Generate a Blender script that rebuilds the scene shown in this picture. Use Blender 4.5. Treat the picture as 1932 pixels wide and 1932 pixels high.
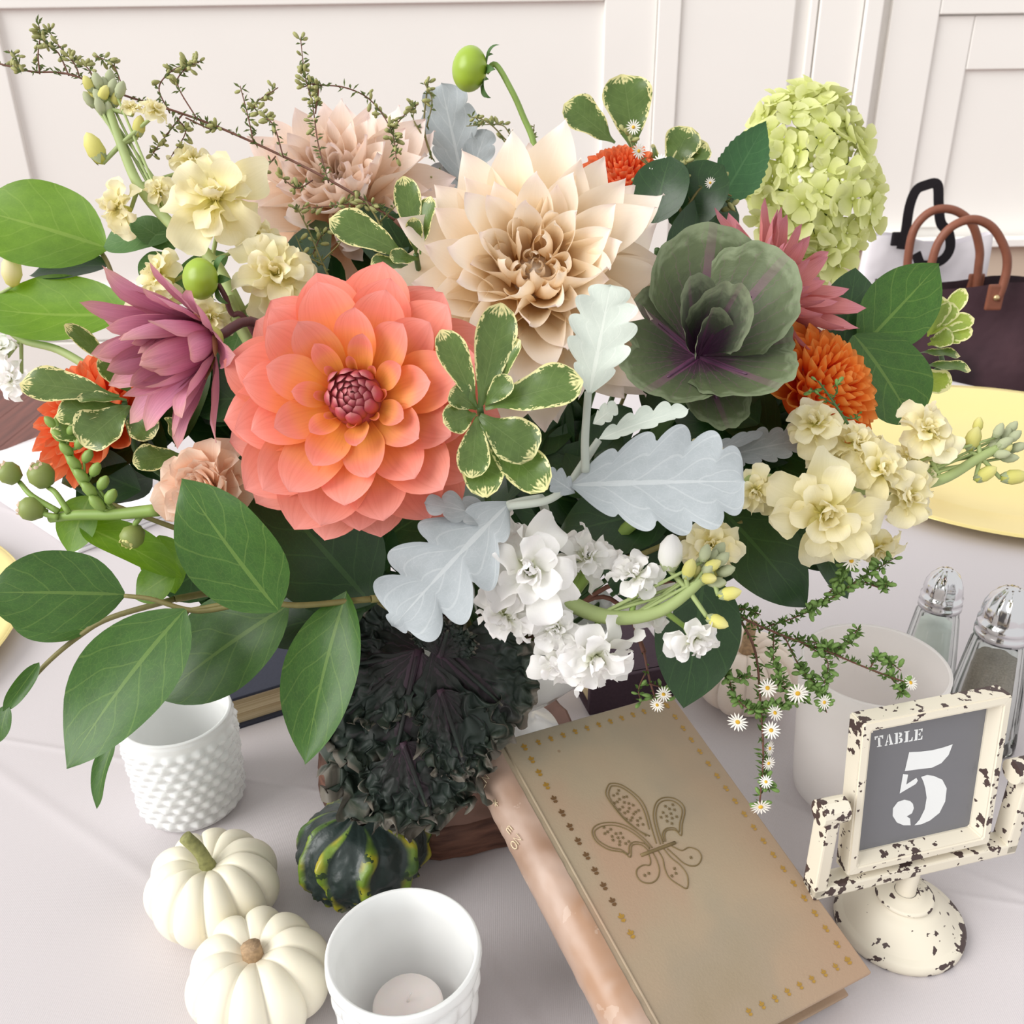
import bpy, bmesh, math, random
from mathutils import Vector, Matrix, noise
from math import sin, cos, pi, sqrt, radians as rad, exp

for o in list(bpy.data.objects): bpy.data.objects.remove(o)
scene = bpy.context.scene
COL = scene.collection
rnd = random.Random(11)

# ---------------------------------------------------------------- camera
FPX = 1800.0                                   # focal length in pixels of the 1932 px frame
_n = Vector((48, 3610, FPX)).normalized()      # straight down, in camera axes (x right, y down, z ahead)
_up = -_n
_f = (Vector((0, 0, 1)) - _up * _up.z).normalized()
_r = _f.cross(_up)
CAM = Vector((0, 0, 1.25))
TABLE = 0.75
RC = Matrix((_r, _f, _up))                     # world = RC @ camera axes
def cdir(r, u, t): return (RC @ Vector((r, -u, -t))).normalized()   # right, up, towards the viewer
def P(px, py, d): return CAM + RC @ (Vector(((px - 966) / FPX, (py - 966) / FPX, 1)) * d)
def PT(px, py, z=TABLE):
    v = RC @ Vector(((px - 966) / FPX, (py - 966) / FPX, 1))
    return CAM + v * ((z - CAM.z) / v.z)
def PP(px, py, p0, nn):
    v = RC @ Vector(((px - 966) / FPX, (py - 966) / FPX, 1))
    return CAM + v * ((p0 - CAM).dot(nn) / v.dot(nn))
cam_data = bpy.data.cameras.new('camera')
cam_data.sensor_width = 36; cam_data.lens = 36 * FPX / 1932
cam_data.clip_start = 0.02
cam = bpy.data.objects.new('camera', cam_data); COL.objects.link(cam)
_rt, _dn, _fw = RC @ Vector((1, 0, 0)), RC @ Vector((0, 1, 0)), RC @ Vector((0, 0, 1))
cm = Matrix((_rt, -_dn, -_fw)).transposed().to_4x4(); cm.translation = CAM
cam.matrix_world = cm
cam_data.dof.use_dof = True; cam_data.dof.focus_distance = 0.52; cam_data.dof.aperture_fstop = 26
scene.camera = cam

# ---------------------------------------------------------------- light and exposure
world = bpy.data.worlds.new('world'); scene.world = world; world.use_nodes = True
bg = world.node_tree.nodes['Background']
bg.inputs[0].default_value = (1.0, 0.995, 0.985, 1); bg.inputs[1].default_value = 0.72
sd = bpy.data.lights.new('window_daylight', 'SUN'); sd.energy = 2.35; sd.angle = rad(45); sd.color = (1, 0.985, 0.96)
so = bpy.data.objects.new('window_daylight', sd); COL.objects.link(so)
so.rotation_euler = Vector((0.80, 0.36, -0.50)).to_track_quat('-Z', 'Y').to_euler()
so.location = (-3, -0.5, 3)
scene.view_settings.view_transform = 'Standard'; scene.view_settings.look = 'None'
scene.view_settings.exposure = 0.36; scene.view_settings.gamma = 1
scene.view_settings.use_curve_mapping = False
try: scene.cycles.use_denoising = True
except Exception: pass

# ---------------------------------------------------------------- object helpers
WM = {}
def link(o, parent=None, M=None):
    COL.objects.link(o)
    M = M or Matrix.Identity(4)
    WM[o.name] = M.copy()
    if parent is not None:
        o.parent = parent; o.matrix_basis = WM[parent.name].inverted_safe() @ M
    else: o.matrix_basis = M
    return o
def thing(name, loc, label, cat, group=None):
    o = bpy.data.objects.new(name, None); o.empty_display_size = 0.01
    link(o, None, Matrix.Translation(loc)); tag(o, label, cat, group); return o
def tag(o, label=None, cat=None, group=None, kind=None):
    if label: o['label'] = label
    if cat: o['category'] = cat
    if group: o['group'] = group
    if kind: o['kind'] = kind
    return o
def make_mesh(name, V, F, U=None, mat=None, smooth=True):
    me = bpy.data.meshes.new(name); me.from_pydata([tuple(v) for v in V], [], F)
    if U:
        uv = me.uv_layers.new(name='UVMap')
        idx = [0] * len(me.loops); me.loops.foreach_get('vertex_index', idx)
        flat = []
        for i in idx: flat.extend(U[i])
        uv.data.foreach_set('uv', flat)
    if smooth: me.polygons.foreach_set('use_smooth', [True] * len(me.polygons))
    if mat: me.materials.append(mat)
    me.update(); return me
def obj(name, me, parent=None, M=None, kind=None):
    o = bpy.data.objects.new(name, me); link(o, parent, M)
    if kind: o['kind'] = kind
    return o
def grid(nu, nv, fn, closed_u=False):
    V, F, U = [], [], []
    for j in range(nv + 1):
        for i in range(nu + (0 if closed_u else 1)):
            u, v = i / nu, j / nv
            V.append(fn(u, v)); U.append((u, v))
    n = nu if closed_u else nu + 1
    for j in range(nv):
        for i in range(nu):
            a, b = j * n + i, j * n + (i + 1) % n
            F.append((a, b, b + n, a + n))
    return V, F, U
class MB:
    def __init__(s): s.V, s.F, s.U = [], [], []
    def add(s, vfu, M=None):
        V, F, U = vfu; k = len(s.V)
        s.V += [M @ Vector(v) for v in V] if M is not None else [Vector(v) for v in V]
        s.F += [tuple(i + k for i in f) for f in F]
        s.U += list(U) if U else [(0.5, 0.5)] * len(V); return s
    def mesh(s, name, mat, smooth=True): return make_mesh(name, s.V, s.F, s.U, mat, smooth)
    def obj(s, name, mat, parent=None, M=None, smooth=True, kind=None): return obj(name, s.mesh(name, mat, smooth), parent, M, kind)
def box(x0, x1, y0, y1, z0, z1):
    V = [Vector((x, y, z)) for z in (z0, z1) for y in (y0, y1) for x in (x0, x1)]
    return V, [(0, 2, 3, 1), (4, 5, 7, 6), (0, 1, 5, 4), (2, 6, 7, 3), (0, 4, 6, 2), (1, 3, 7, 5)], [(v.x, v.y) for v in V]
def bevelled(name, boxes, mat, parent=None, M=None, w=0.002, seg=2):
    bm = bmesh.new()
    for b in boxes:
        V, F, _ = box(*b); vs = [bm.verts.new(v) for v in V]
        for f in F: bm.faces.new([vs[i] for i in f])
    bmesh.ops.bevel(bm, geom=list(bm.edges), offset=w, segments=seg, affect='EDGES', profile=0.6)
    bmesh.ops.recalc_face_normals(bm, faces=bm.faces)
    me = bpy.data.meshes.new(name); bm.to_mesh(me); bm.free(); me.materials.append(mat)
    return obj(name, me, parent, M)
def lathe(prof, n=48, dr=None):
    """prof: list of (r, z); dr(a, k) optional radial offset"""
    V, F, U = [], [], []; m = len(prof)
    for k, (r, z) in enumerate(prof):
        for i in range(n):
            a = 2 * pi * i / n; rr = r + (dr(a, k) if dr else 0)
            V.append(Vector((rr * cos(a), rr * sin(a), z))); U.append((i / n, k / (m - 1)))
    for k in range(m - 1):
        for i in range(n):
            a, b = k * n + i, k * n + (i + 1) % n
            F.append((a, b, b + n, a + n))
    return V, F, U
def catmull(pts, n=6):
    pts = [Vector(p) for p in pts]
    if len(pts) < 3: return [pts[0].lerp(pts[-1], i / n) for i in range(n + 1)]
    q = [pts[0] * 2 - pts[1]] + pts + [pts[-1] * 2 - pts[-2]]; out = []
    for i in range(1, len(q) - 2):
        a, b, c, d = q[i - 1:i + 3]
        for k in range(n):
            t = k / n
            out.append(0.5 * (2 * b + (c - a) * t + (2 * a - 5 * b + 4 * c - d) * t * t + (3 * b - a - 3 * c + d) * t ** 3))
    out.append(pts[-1]); return out
def tube(pts, r0, r1=None, seg=7, n=5, cap=True, smooth=True):
    pts = catmull(pts, n) if smooth else [Vector(p) for p in pts]
    r1 = r0 if r1 is None else r1
    V, F, U = [], [], []; m = len(pts); up = Vector((0.31, 0.22, 0.92)).normalized(); 
    for k, p in enumerate(pts):
        t = (pts[min(k + 1, m - 1)] - pts[max(k - 1, 0)])
        t = t.normalized() if t.length > 1e-9 else Vector((0, 0, 1))
        x = up - t * up.dot(t)
        if x.length < 1e-3: x = Vector((1, 0, 0)) - t * t.x
        x.normalize(); up = x; y = t.cross(x); f = k / (m - 1); r = r0 + (r1 - r0) * f if not callable(r0) else r0(f)
        for i in range(seg):
            a = 2 * pi * i / seg; V.append(p + (x * cos(a) + y * sin(a)) * r); U.append((i / seg, f))
    for k in range(m - 1):
        for i in range(seg):
            a, b = k * seg + i, k * seg + (i + 1) % seg; F.append((a, b, b + seg, a + seg))
    if cap: F.append(tuple(range(seg))[::-1]); F.append(tuple(range((m - 1) * seg, m * seg)))
    return V, F, U
def blob(c, rx, ry, rz, nu=10, nv=7, M=None):
    def fn(u, v):
        a, b = 2 * pi * u, pi * v
        return Vector((c[0] + rx * sin(b) * cos(a), c[1] + ry * sin(b) * sin(a), c[2] - rz * cos(b)))
    return grid(nu, nv, fn, True)
def frame(p, y, z, s=1.0):
    """matrix whose Y axis is y and whose Z is as near z as possible"""
    y = Vector(y).normalized(); z = Vector(z); z = (z - y * z.dot(y))
    if z.length < 1e-5: z = y.orthogonal()
    z.normalize(); x = y.cross(z)
    M = Matrix((x * s, y * s, z * s)).transposed().to_4x4(); M.translation = p; return M
def zframe(p, z, spin=0.0, s=1.0):
    q = Vector(z).to_track_quat('Z', 'Y').to_matrix().to_4x4()
    M = Matrix.Translation(p) @ q @ Matrix.Rotation(spin, 4, 'Z') @ Matrix.Scale(s, 4); return M
def interp(tab, x):
    for (a, p), (b, q) in zip(tab, tab[1:]):
        if x <= b:
            t = (x - a) / (b - a) if b > a else 0
            t = t * t * (3 - 2 * t) if False else t
            return p + (q - p) * t
    return tab[-1][1]
def prof_fn(tab):
    dense = [(v.x, v.y) for v in catmull([Vector((a, b, 0)) for a, b in tab], 8)]
    return lambda x: max(0.0, interp(dense, x))

# ---------------------------------------------------------------- petals and leaves
PR = {
 'dahlia': prof_fn([(0, .30), (.2, .60), (.45, .93), (.62, 1), (.8, .84), (.92, .48), (1, .0)]),
 'cafe':   prof_fn([(0, .34), (.2, .70), (.4, .98), (.55, 1), (.7, .85), (.84, .48), (.93, .2), (1, .0)]),
 'narrow': prof_fn([(0, .45), (.25, .8), (.5, 1), (.7, .92), (.86, .6), (.95, .3), (1, .0)]),
 'round':  prof_fn([(0, .16), (.2, .36), (.45, .82), (.65, 1), (.82, .97), (.93, .74), (1, .28)]),
 'pom':    prof_fn([(0, .4), (.3, .8), (.6, 1), (.8, .92), (.93, .6), (1, .1)]),
 'salal':  prof_fn([(0, .03), (.06, .36), (.18, .76), (.34, .98), (.5, 1), (.68, .84), (.83, .54), (.93, .25), (1, .0)]),
 'oval':   prof_fn([(0, .06), (.1, .5), (.25, .86), (.45, 1), (.65, .95), (.82, .72), (.93, .42), (1, .0)]),
 'pitto':  prof_fn([(0, .10), (.15, .26), (.35, .62), (.6, .96), (.76, 1), (.9, .74), (.97, .42), (1, .1)]),
 'lance':  prof_fn([(0, .1), (.2, .6), (.42, 1), (.65, .85), (.85, .42), (1, .0)]),
}
def petal(L, W, prof='dahlia', cup=0.4, bend=0.0, tip=0.0, wave=0.0, wf=3.0, nu=6, nv=9, seed=0, chord=False, twist=0.0, cup_tip=None, teeth=0.0, tf=30, sweep=0.0):
    pf = PR[prof] if isinstance(prof, str) else prof
    sp = []; y = z = 0.0
    for j in range(nv + 1):
        v = j / nv; th = bend * v + tip * max(0, (v - .6) / .4) ** 2
        if j: y += cos(th) * L / nv; z += sin(th) * L / nv
        sp.append((y, z, th))
    a0, sc = 0.0, 1.0
    if chord:
        a0 = math.atan2(z, y); sc = L / max(1e-6, sqrt(y * y + z * z))
    r = random.Random(seed); ph = r.uniform(0, 6.28)
    V, F, U = [], [], []
    for j in range(nv + 1):
        v = j / nv; y, z, th = sp[j]; hw = W / 2 * pf(v)
        if teeth: hw *= 1 + teeth * (((v * tf) % 1.0) - .5)
        hw = max(hw, W * .004)
        c = cup if cup_tip is None else cup + (cup_tip - cup) * v
        k = c / (W / 2)
        for i in range(nu + 1):
            u = 2 * i / nu - 1; s = hw * u
            if abs(k) > 1e-4: x, h = sin(k * s) / k, (1 - cos(k * s)) / k
            else: x, h = s, 0
            h += wave * abs(u) ** 1.5 * sin(wf * 6.28 * v + ph + (1.7 if u > 0 else 0)) * W
            if twist:
                x, h = x * cos(twist * v) - h * sin(twist * v), x * sin(twist * v) + h * cos(twist * v)
            yy, zz = y - sin(th) * h + sweep * abs(u) ** 1.3 * hw * cos(th), z + cos(th) * h + sweep * abs(u) ** 1.3 * hw * sin(th)
            if chord: yy, zz = (yy * cos(a0) + zz * sin(a0)) * sc, (-yy * sin(a0) + zz * cos(a0)) * sc
            V.append(Vector((x, yy, zz))); U.append(((u + 1) / 2, v))
    n = nu + 1
    for j in range(nv):
        for i in range(nu):
            a = j * n + i; F.append((a, a + 1, a + 1 + n, a + n))
    return V, F, U
def fan(L, W, spread=1.9, ruffle=0.0, freq=9, cup=0.3, nr=12, na=40, seed=0, back=0.25, edge=2.5, irregular=.06):
    """rounded leaf: polar patch about its stalk, ruffled toward the rim"""
    r_ = random.Random(seed); ph = [r_.uniform(0, 6.28) for _ in range(6)]
    def fn(u, v):
        a = (u * 2 - 1) * spread; r = v
        rim = 1 + irregular * (sin(freq * 1.7 * a + ph[4]) * .5 + sin(freq * 3.1 * a + ph[5]) * .5)
        R = (cos(a / spread * 1.35) * .28 + .72) * rim
        x = sin(a) * r * R * W / 2; y = (cos(a) * r * R + back * r) * L / (1 + back)
        z = cup * L * (r * r) * (0.35 + .65 * abs(sin(a)) ** 1.5)
        e = max(0, r - .15) ** edge
        z += ruffle * L * e * (sin(freq * a + ph[0]) * .6 + sin(freq * 2.3 * a + ph[1] + r * 3) * .45 + .3 * sin(freq * 4.1 * a + ph[2] + 5 * r))
        x += ruffle * L * .45 * e * sin(freq * 2.9 * a + ph[3] + r * 7)
        y += ruffle * L * .45 * e * cos(freq * 2.6 * a + ph[2] + r * 6)
        return Vector((x, y, z))
    return grid(na, nr, fn)
def curly_fan(L, W, spread=2.0, amp=1.0, nr=44, na=190, seed=0, back=.6):
    def fn(u, v):
        a = (u * 2 - 1) * spread; r = v
        R = (cos(a / spread * 1.35) * .25 + .75) * (1 + .10 * noise.noise(Vector((a * 2.1, seed * 3.7, 0))) + .05 * sin(23 * a + seed))
        x = sin(a) * r * R * W / 2; y = (cos(a) * r * R + back * r) * L / (1 + back)
        q = Vector((x / L * 1.0, y / L, seed * 1.37)); e = max(0, r - .1) ** 1.5
        n1, n2, n3 = noise.noise(q * 5), noise.noise(q * 11 + Vector((3, 1, 2))), noise.noise(q * 21)
        f = r ** 6 * sin(44 * a + 9 * n1 + 5 * n2)
        z = L * amp * (.16 * n1 * e + .14 * n2 * e + .06 * n3 * e + .035 * f) - .10 * L * r * r
        k = L * amp * .11 * e
        return Vector((x + k * noise.noise(q * 13 + Vector((9, 2, 0))), y + k * noise.noise(q * 13 + Vector((0, 7, 5))), z))
    return grid(na, nr, fn)
# ---------------------------------------------------------------- materials
def lin(c):
    if isinstance(c, str): c = tuple(int(c[i:i + 2], 16) for i in (0, 2, 4))
    f = lambda x: x / 12.92 if x <= .04045 else ((x + .055) / 1.055) ** 2.4
    return tuple(f(x / 255) for x in c[:3]) + (1,)
class NT:
    def __init__(s, name):
        s.m = bpy.data.materials.new(name); s.m.use_nodes = True; s.t = s.m.node_tree; s.t.nodes.clear()
        s.out = s.n('ShaderNodeOutputMaterial')
    def n(s, t, **k):
        o = s.t.nodes.new(t)
        for a, b in k.items(): setattr(o, a, b)
        return o
    def l(s, a, b): s.t.links.new(a, b)
    def val(s, sock, v):
        if hasattr(v, 'links') or hasattr(v, 'is_linked'): s.l(v, sock)
        else: sock.default_value = v
    def math(s, op, a, b=0.0, clamp=False):
        m = s.n('ShaderNodeMath', operation=op, use_clamp=clamp); s.val(m.inputs[0], a); s.val(m.inputs[1], b); return m.outputs[0]
    def mix(s, f, a, b, bt='MIX'):
        m = s.n('ShaderNodeMix', data_type='RGBA', blend_type=bt); s.val(m.inputs[0], f); s.val(m.inputs[6], a); s.val(m.inputs[7], b); return m.outputs[2]
    def ramp(s, x, stops, ip='EASE'):
        r = s.n('ShaderNodeValToRGB'); r.color_ramp.interpolation = ip; e = r.color_ramp.elements
        while len(e) < len(stops): e.new(.5)
        for k, (p, c) in zip(e, stops): k.position = p; k.color = c if len(c) == 4 and not isinstance(c, str) and max(c) <= 1 else lin(c)
        s.l(x, r.inputs[0]); return r.outputs[0]
    def noise(s, scale, vec=None, detail=3, out=0):
        t = s.n('ShaderNodeTexNoise'); t.inputs['Scale'].default_value = scale; t.inputs['Detail'].default_value = detail
        if vec is not None: s.l(vec, t.inputs['Vector'])
        return t.outputs[out]
    def uv(s):
        c = s.n('ShaderNodeUVMap'); c.uv_map = 'UVMap'; x = s.n('ShaderNodeSeparateXYZ'); s.l(c.outputs[0], x.inputs[0]); return c.outputs[0], x.outputs[0], x.outputs[1]
    def objc(s): return s.n('ShaderNodeTexCoord').outputs['Object']
    def map(s, vec, sc):
        m = s.n('ShaderNodeMapping'); m.inputs['Scale'].default_value = sc; s.l(vec, m.inputs[0]); return m.outputs[0]
    def bsdf(s, col, rough=.5, spec=.5, **k):
        b = s.n('ShaderNodeBsdfPrincipled'); s.val(b.inputs['Base Color'], col); s.val(b.inputs['Roughness'], rough); b.inputs['Specular IOR Level'].default_value = spec
        for a, v in k.items(): s.val(b.inputs[a.replace('_', ' ')], v)
        return b
    def bump(s, h, st=.3, dist=.001):
        b = s.n('ShaderNodeBump'); b.inputs['Strength'].default_value = st; b.inputs['Distance'].default_value = dist; s.l(h, b.inputs['Height']); return b.outputs[0]
    def done(s, b, trans=0, col=None):
        if trans:
            t = s.n('ShaderNodeBsdfTranslucent'); s.val(t.inputs[0], col); m = s.n('ShaderNodeMixShader'); m.inputs[0].default_value = trans
            s.l(b.outputs[0], m.inputs[1]); s.l(t.outputs[0], m.inputs[2]); s.l(m.outputs[0], s.out.inputs[0])
        else: s.l(b.outputs[0], s.out.inputs[0])
        return s.m
def plain(name, col, rough=.5, spec=.5, var=0.08, scale=60, bump=0, **k):
    t = NT(name); c = lin(col)
    nz = t.noise(scale, t.objc())
    dark = tuple(x * (1 - 2 * var) for x in c[:3]) + (1,); light = tuple(min(1, x * (1 + var)) for x in c[:3]) + (1,)
    cc = t.mix(nz, dark, light); b = t.bsdf(cc, rough, spec, **k)
    if bump: t.l(t.bump(nz, bump), b.inputs['Normal'])
    return t.done(b)
def petal_mat(name, stops, trans=.3, streak=.18, var=.10, rough=.55, edge=None, sfreq=26, tcol=None):
    t = NT(name); uv, u, v = t.uv()
    col = t.ramp(v, stops)
    if edge:
        e = t.math('POWER', t.math('ABSOLUTE', t.math('SUBTRACT', t.math('MULTIPLY', u, 2.0), 1.0)), 3.0); col = t.mix(t.math('MULTIPLY', e, edge[0]), col, lin(edge[1]))
    sn = t.noise(1.0, t.map(uv, (sfreq, 1.6, 1)), 2)
    col = t.mix(t.math('MULTIPLY', t.math('SUBTRACT', sn, .45, True), streak * 5, True), col, tuple(x * .72 for x in lin(stops[0][1])[:3]) + (1,))
    oi = t.n('ShaderNodeObjectInfo'); h = t.n('ShaderNodeHueSaturation')
    t.val(h.inputs['Value'], t.math('ADD', 1 - var, t.math('MULTIPLY', oi.outputs['Random'], 2 * var))); t.l(col, h.inputs['Color'])
    b = t.bsdf(h.outputs[0], rough, .25); t.l(t.bump(sn, .25, .0004), b.inputs['Normal'])
    return t.done(b, trans, h.outputs[0])
def leaf_mat(name, lo, hi, vein, veins=7, slope=3.2, vw=.10, trans=.22, rough=.42, spec=.5, mid=.028, veinamt=.45, edge=None, var=.12, spots=0, vbump=.5, nscale=9):
    t = NT(name); uv, u, v = t.uv()
    au = t.math('ABSOLUTE', t.math('SUBTRACT', u, .5))
    nz = t.noise(nscale, uv, 4); col = t.mix(nz, lin(lo), lin(hi))
    mr = t.math('LESS_THAN', au, t.math('MULTIPLY', t.math('SUBTRACT', 1.15, v), mid))
    w = t.noise(3.0, uv, 1); q = t.math('ADD', t.math('SUBTRACT', t.math('MULTIPLY', v, float(veins)), t.math('MULTIPLY', au, slope)), t.math('MULTIPLY', w, .6))
    fr = t.math('ABSOLUTE', t.math('SUBTRACT', t.math('FRACT', q), .5)); ln = t.math('GREATER_THAN', fr, .5 - vw * .5)
    vm = t.math('MAXIMUM', mr, t.math('MULTIPLY', ln, .55))
    fine = t.n('ShaderNodeTexVoronoi', feature='DISTANCE_TO_EDGE'); fine.inputs['Scale'].default_value = 26; t.l(uv, fine.inputs['Vector'])
    col = t.mix(t.math('MULTIPLY', t.math('LESS_THAN', fine.outputs[0], .045), veinamt * .25), col, lin(vein))
    col = t.mix(t.math('MULTIPLY', vm, veinamt), col, lin(vein))
    if edge:
        ecol, ew, en = edge
        en_ = t.noise(en, uv, 3); q2 = t.math('ADD', t.math('MULTIPLY', au, 2.0), t.math('MULTIPLY', t.math('SUBTRACT', en_, .5), .9))
        tip = t.math('MULTIPLY', t.math('SUBTRACT', t.math('ADD', v, t.math('MULTIPLY', t.math('SUBTRACT', en_, .5), .35)), .90, True), 20.0, True)
        em = t.math('MAXIMUM', t.math('MULTIPLY', t.math('GREATER_THAN', q2, 1 - ew), t.math('GREATER_THAN', v, .25)), tip)
        col = t.mix(em, col, lin(ecol))
    if spots:
        sp = t.n('ShaderNodeTexVoronoi'); sp.inputs['Scale'].default_value = 4.0; t.l(t.n('ShaderNodeTexCoord').outputs['Object'], sp.inputs['Vector']); sp.inputs['Scale'].default_value = 22
        col = t.mix(t.math('MULTIPLY', t.math('LESS_THAN', sp.outputs['Distance'], spots), .8), col, lin('7a5a35'))
    oi = t.n('ShaderNodeObjectInfo'); h = t.n('ShaderNodeHueSaturation')
    t.val(h.inputs['Value'], t.math('ADD', 1 - var, t.math('MULTIPLY', oi.outputs['Random'], 2 * var))); t.l(col, h.inputs['Color'])
    b = t.bsdf(h.outputs[0], rough, spec)
    t.l(t.bump(t.math('SUBTRACT', t.math('MULTIPLY', nz, .4), vm), vbump, .0006), b.inputs['Normal'])
    tc = t.n('ShaderNodeHueSaturation'); tc.inputs['Saturation'].default_value = 1.15; tc.inputs['Value'].default_value = 1.5; t.l(h.outputs[0], tc.inputs['Color'])
    return t.done(b, trans, tc.outputs[0])
M = {}
M['coral'] = petal_mat('coral_petal', [(0, 'dc5a34'), (.12, 'f08c42'), (.34, 'f8b65c'), (.55, 'f6a86c'), (.8, 'f49884'), (1, 'f6a49a')], trans=.3, streak=.10, sfreq=18)
M['coral_heart'] = petal_mat('coral_heart_petal', [(0, 'b08c38'), (.35, 'c0644c'), (.75, 'bc5464'), (1, 'd48c90')], trans=.12, streak=.2)
M['cafe'] = petal_mat('cream_peach_petal', [(0, 'f0bc74'), (.18, 'f8dcae'), (.5, 'fbecd2'), (.8, 'fcf0e0'), (1, 'fceee8')], trans=.36, streak=.02, var=.05)
M['cafe_heart'] = petal_mat('peach_heart_petal', [(0, 'ecb870'), (.3, 'f8dcae'), (.7, 'fcecd2'), (1, 'fdf3e4')], trans=.45, streak=.03, var=.06)
M['cafe_back'] = petal_mat('blush_cream_petal', [(0, 'ecc49a'), (.3, 'f6dcc0'), (.7, 'fae8da'), (1, 'f8e6e2')], trans=.3, streak=.06, var=.06)
M['purple'] = petal_mat('mauve_petal', [(0, 'a04a6c'), (.4, 'd88cac'), (.75, 'e09cb4'), (1, 'dca8a4')], trans=.3, streak=.16, sfreq=22, edge=(.35, 'b48a66'))
M['purple_heart'] = petal_mat('plum_heart_petal', [(0, '5a1838'), (.5, '9a4a74'), (1, 'c898b8')], trans=.1, streak=.2)
M['pink'] = petal_mat('dusty_rose_petal', [(0, 'b84a40'), (.3, 'cc6c62'), (.7, 'd08684'), (1, 'cc8894')], trans=.22, streak=.2)
M['orange'] = petal_mat('orange_petal', [(0, 'e0421c'), (.3, 'f0702a'), (.65, 'f6963e'), (1, 'f8ac5c')], trans=.32, streak=.06)
M['orange_red'] = petal_mat('orange_red_petal', [(0, 'dc4024'), (.4, 'ee7038'), (.8, 'f48a58'), (1, 'f49a70')], trans=.32, streak=.08)
M['cream'] = petal_mat('cream_stock_petal', [(0, 'd2cc58'), (.2, 'eee49a'), (.5, 'f8f0c6'), (1, 'fbf4d6')], trans=.36, streak=.05, var=.06)
M['yellow'] = petal_mat('yellow_bud_petal', [(0, 'b8c058'), (.4, 'e6e084'), (1, 'f2eca6')], trans=.3, streak=.05)
M['white'] = petal_mat('white_stock_petal', [(0, 'b8c070'), (.15, 'eaecd2'), (.38, 'fbfaf6'), (1, 'fdfbfb')], trans=.34, streak=.02, var=.03)
M['peach'] = petal_mat('peach_petal', [(0, 'e0b090'), (.4, 'f8d4b8'), (1, 'fce4d0')], trans=.28, streak=.1, edge=(.2, 'f4d8c4'))
M['lime'] = petal_mat('lime_floret', [(0, 'c0c860'), (.5, 'e2e6a0'), (1, 'eef0b8')], trans=.38, streak=.05, var=.09)
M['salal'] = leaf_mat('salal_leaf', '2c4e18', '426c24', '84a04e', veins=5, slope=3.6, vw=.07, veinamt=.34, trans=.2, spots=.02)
M['salal_lit'] = leaf_mat('salal_lit_leaf', '5c8228', '789e38', 'a2ba66', veins=5, slope=3.6, vw=.07, trans=.42, veinamt=.3)  # salal green brightened, with light shining through the leaf put into the colour
M['salal_dark'] = leaf_mat('salal_shaded_leaf', '183414', '26481e', '4c7038', veins=5, slope=3.6, vw=.07, veinamt=.3, trans=.1, rough=.35)  # the same salal leaf with shadow painted in as a darker green
M['pitto'] = leaf_mat('variegated_leaf', '48602a', '667f40', '90a468', veins=9, veinamt=.18, edge=('e2dda0', .12, 14), trans=.22, rough=.32, mid=.02)
M['pitto_tip'] = leaf_mat('young_variegated_leaf', '8aa040', 'a8b85a', 'c4cc80', veins=9, veinamt=.2, edge=('e4e2aa', .2, 10), trans=.3, rough=.4)
M['stockleaf'] = leaf_mat('stock_leaf', '3e6430', '587a42', '88a070', veinamt=.25, trans=.15, rough=.6)
M['hydleaf'] = leaf_mat('hydrangea_leaf', '2c5430', '3c6a3a', '608a58', veins=9, veinamt=.3, trans=.15)
M['dusty'] = leaf_mat('dusty_miller_leaf', '9aa1a4', 'aeb4b8', 'cdd1d2', veins=5, slope=4, veinamt=.4, trans=.08, rough=.9, spec=.1, mid=.035, var=.05)
M['dusty_pale'] = leaf_mat('pale_dusty_miller_leaf', 'c6cfc6', 'd6ded4', 'ecf0e8', veins=5, slope=4, veinamt=.4, trans=.1, rough=.9, spec=.1, mid=.04, var=.04)
def kale_mat(name, stops, vein, amt, lines=13, rough=.55):
    t = NT(name); uv, u, v = t.uv()
    nz = t.noise(14, uv, 4); col = t.ramp(t.math('ADD', v, t.math('MULTIPLY', t.math('SUBTRACT', nz, .5), .35)), stops)
    au = t.math('ABSOLUTE', t.math('SUBTRACT', u, .5))
    mid = t.math('LESS_THAN', t.math('MULTIPLY', au, v), .018)
    fr = t.math('ABSOLUTE', t.math('SUBTRACT', t.math('FRACT', t.math('ADD', t.math('MULTIPLY', u, float(lines)), t.math('MULTIPLY', nz, .8))), .5))
    ln = t.math('LESS_THAN', t.math('MULTIPLY', fr, t.math('ADD', v, .15)), .035)
    vm = t.math('MULTIPLY', t.math('MAXIMUM', mid, t.math('MULTIPLY', ln, .6)), t.math('SUBTRACT', 1.15, v))
    col = t.mix(t.math('MULTIPLY', vm, amt), col, lin(vein))
    b = t.bsdf(col, rough, .35); t.l(t.bump(t.math('ADD', nz, vm), .45, .0008), b.inputs['Normal'])
    return t.done(b, .08, col)
M['kale'] = kale_mat('ornamental_kale_leaf', [(0, '4a2a44'), (.28, '524048'), (.5, '4e5640'), (.85, '5c6848'), (1, '7e8a6a')], '8a5078', .8)
M['kale_in'] = kale_mat('purple_kale_leaf', [(0, '5e3458'), (.4, '5c4458'), (.75, '5a6250'), (1, '8a9478')], '8a4a78', .7)
M['curly'] = kale_mat('curly_kale_leaf', [(0, '241820'), (.4, '1e211e'), (.75, '25302a'), (.92, '303a30'), (1, '6c665c')], '503848', .6, 9, .5)
M['stem'] = plain('green_stem', '86a24e', .5, var=.12)
M['stem_pale'] = plain('pale_green_stem', 'a2b274', .6, var=.1)
M['stem_dark'] = plain('dark_green_stem', '42602e', .55, var=.15)
M['twig'] = plain('brown_twig', '70483a', .7, var=.2, scale=200)
M['twig_green'] = plain('green_brown_twig', '7c7440', .6, var=.2, scale=200)
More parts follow.
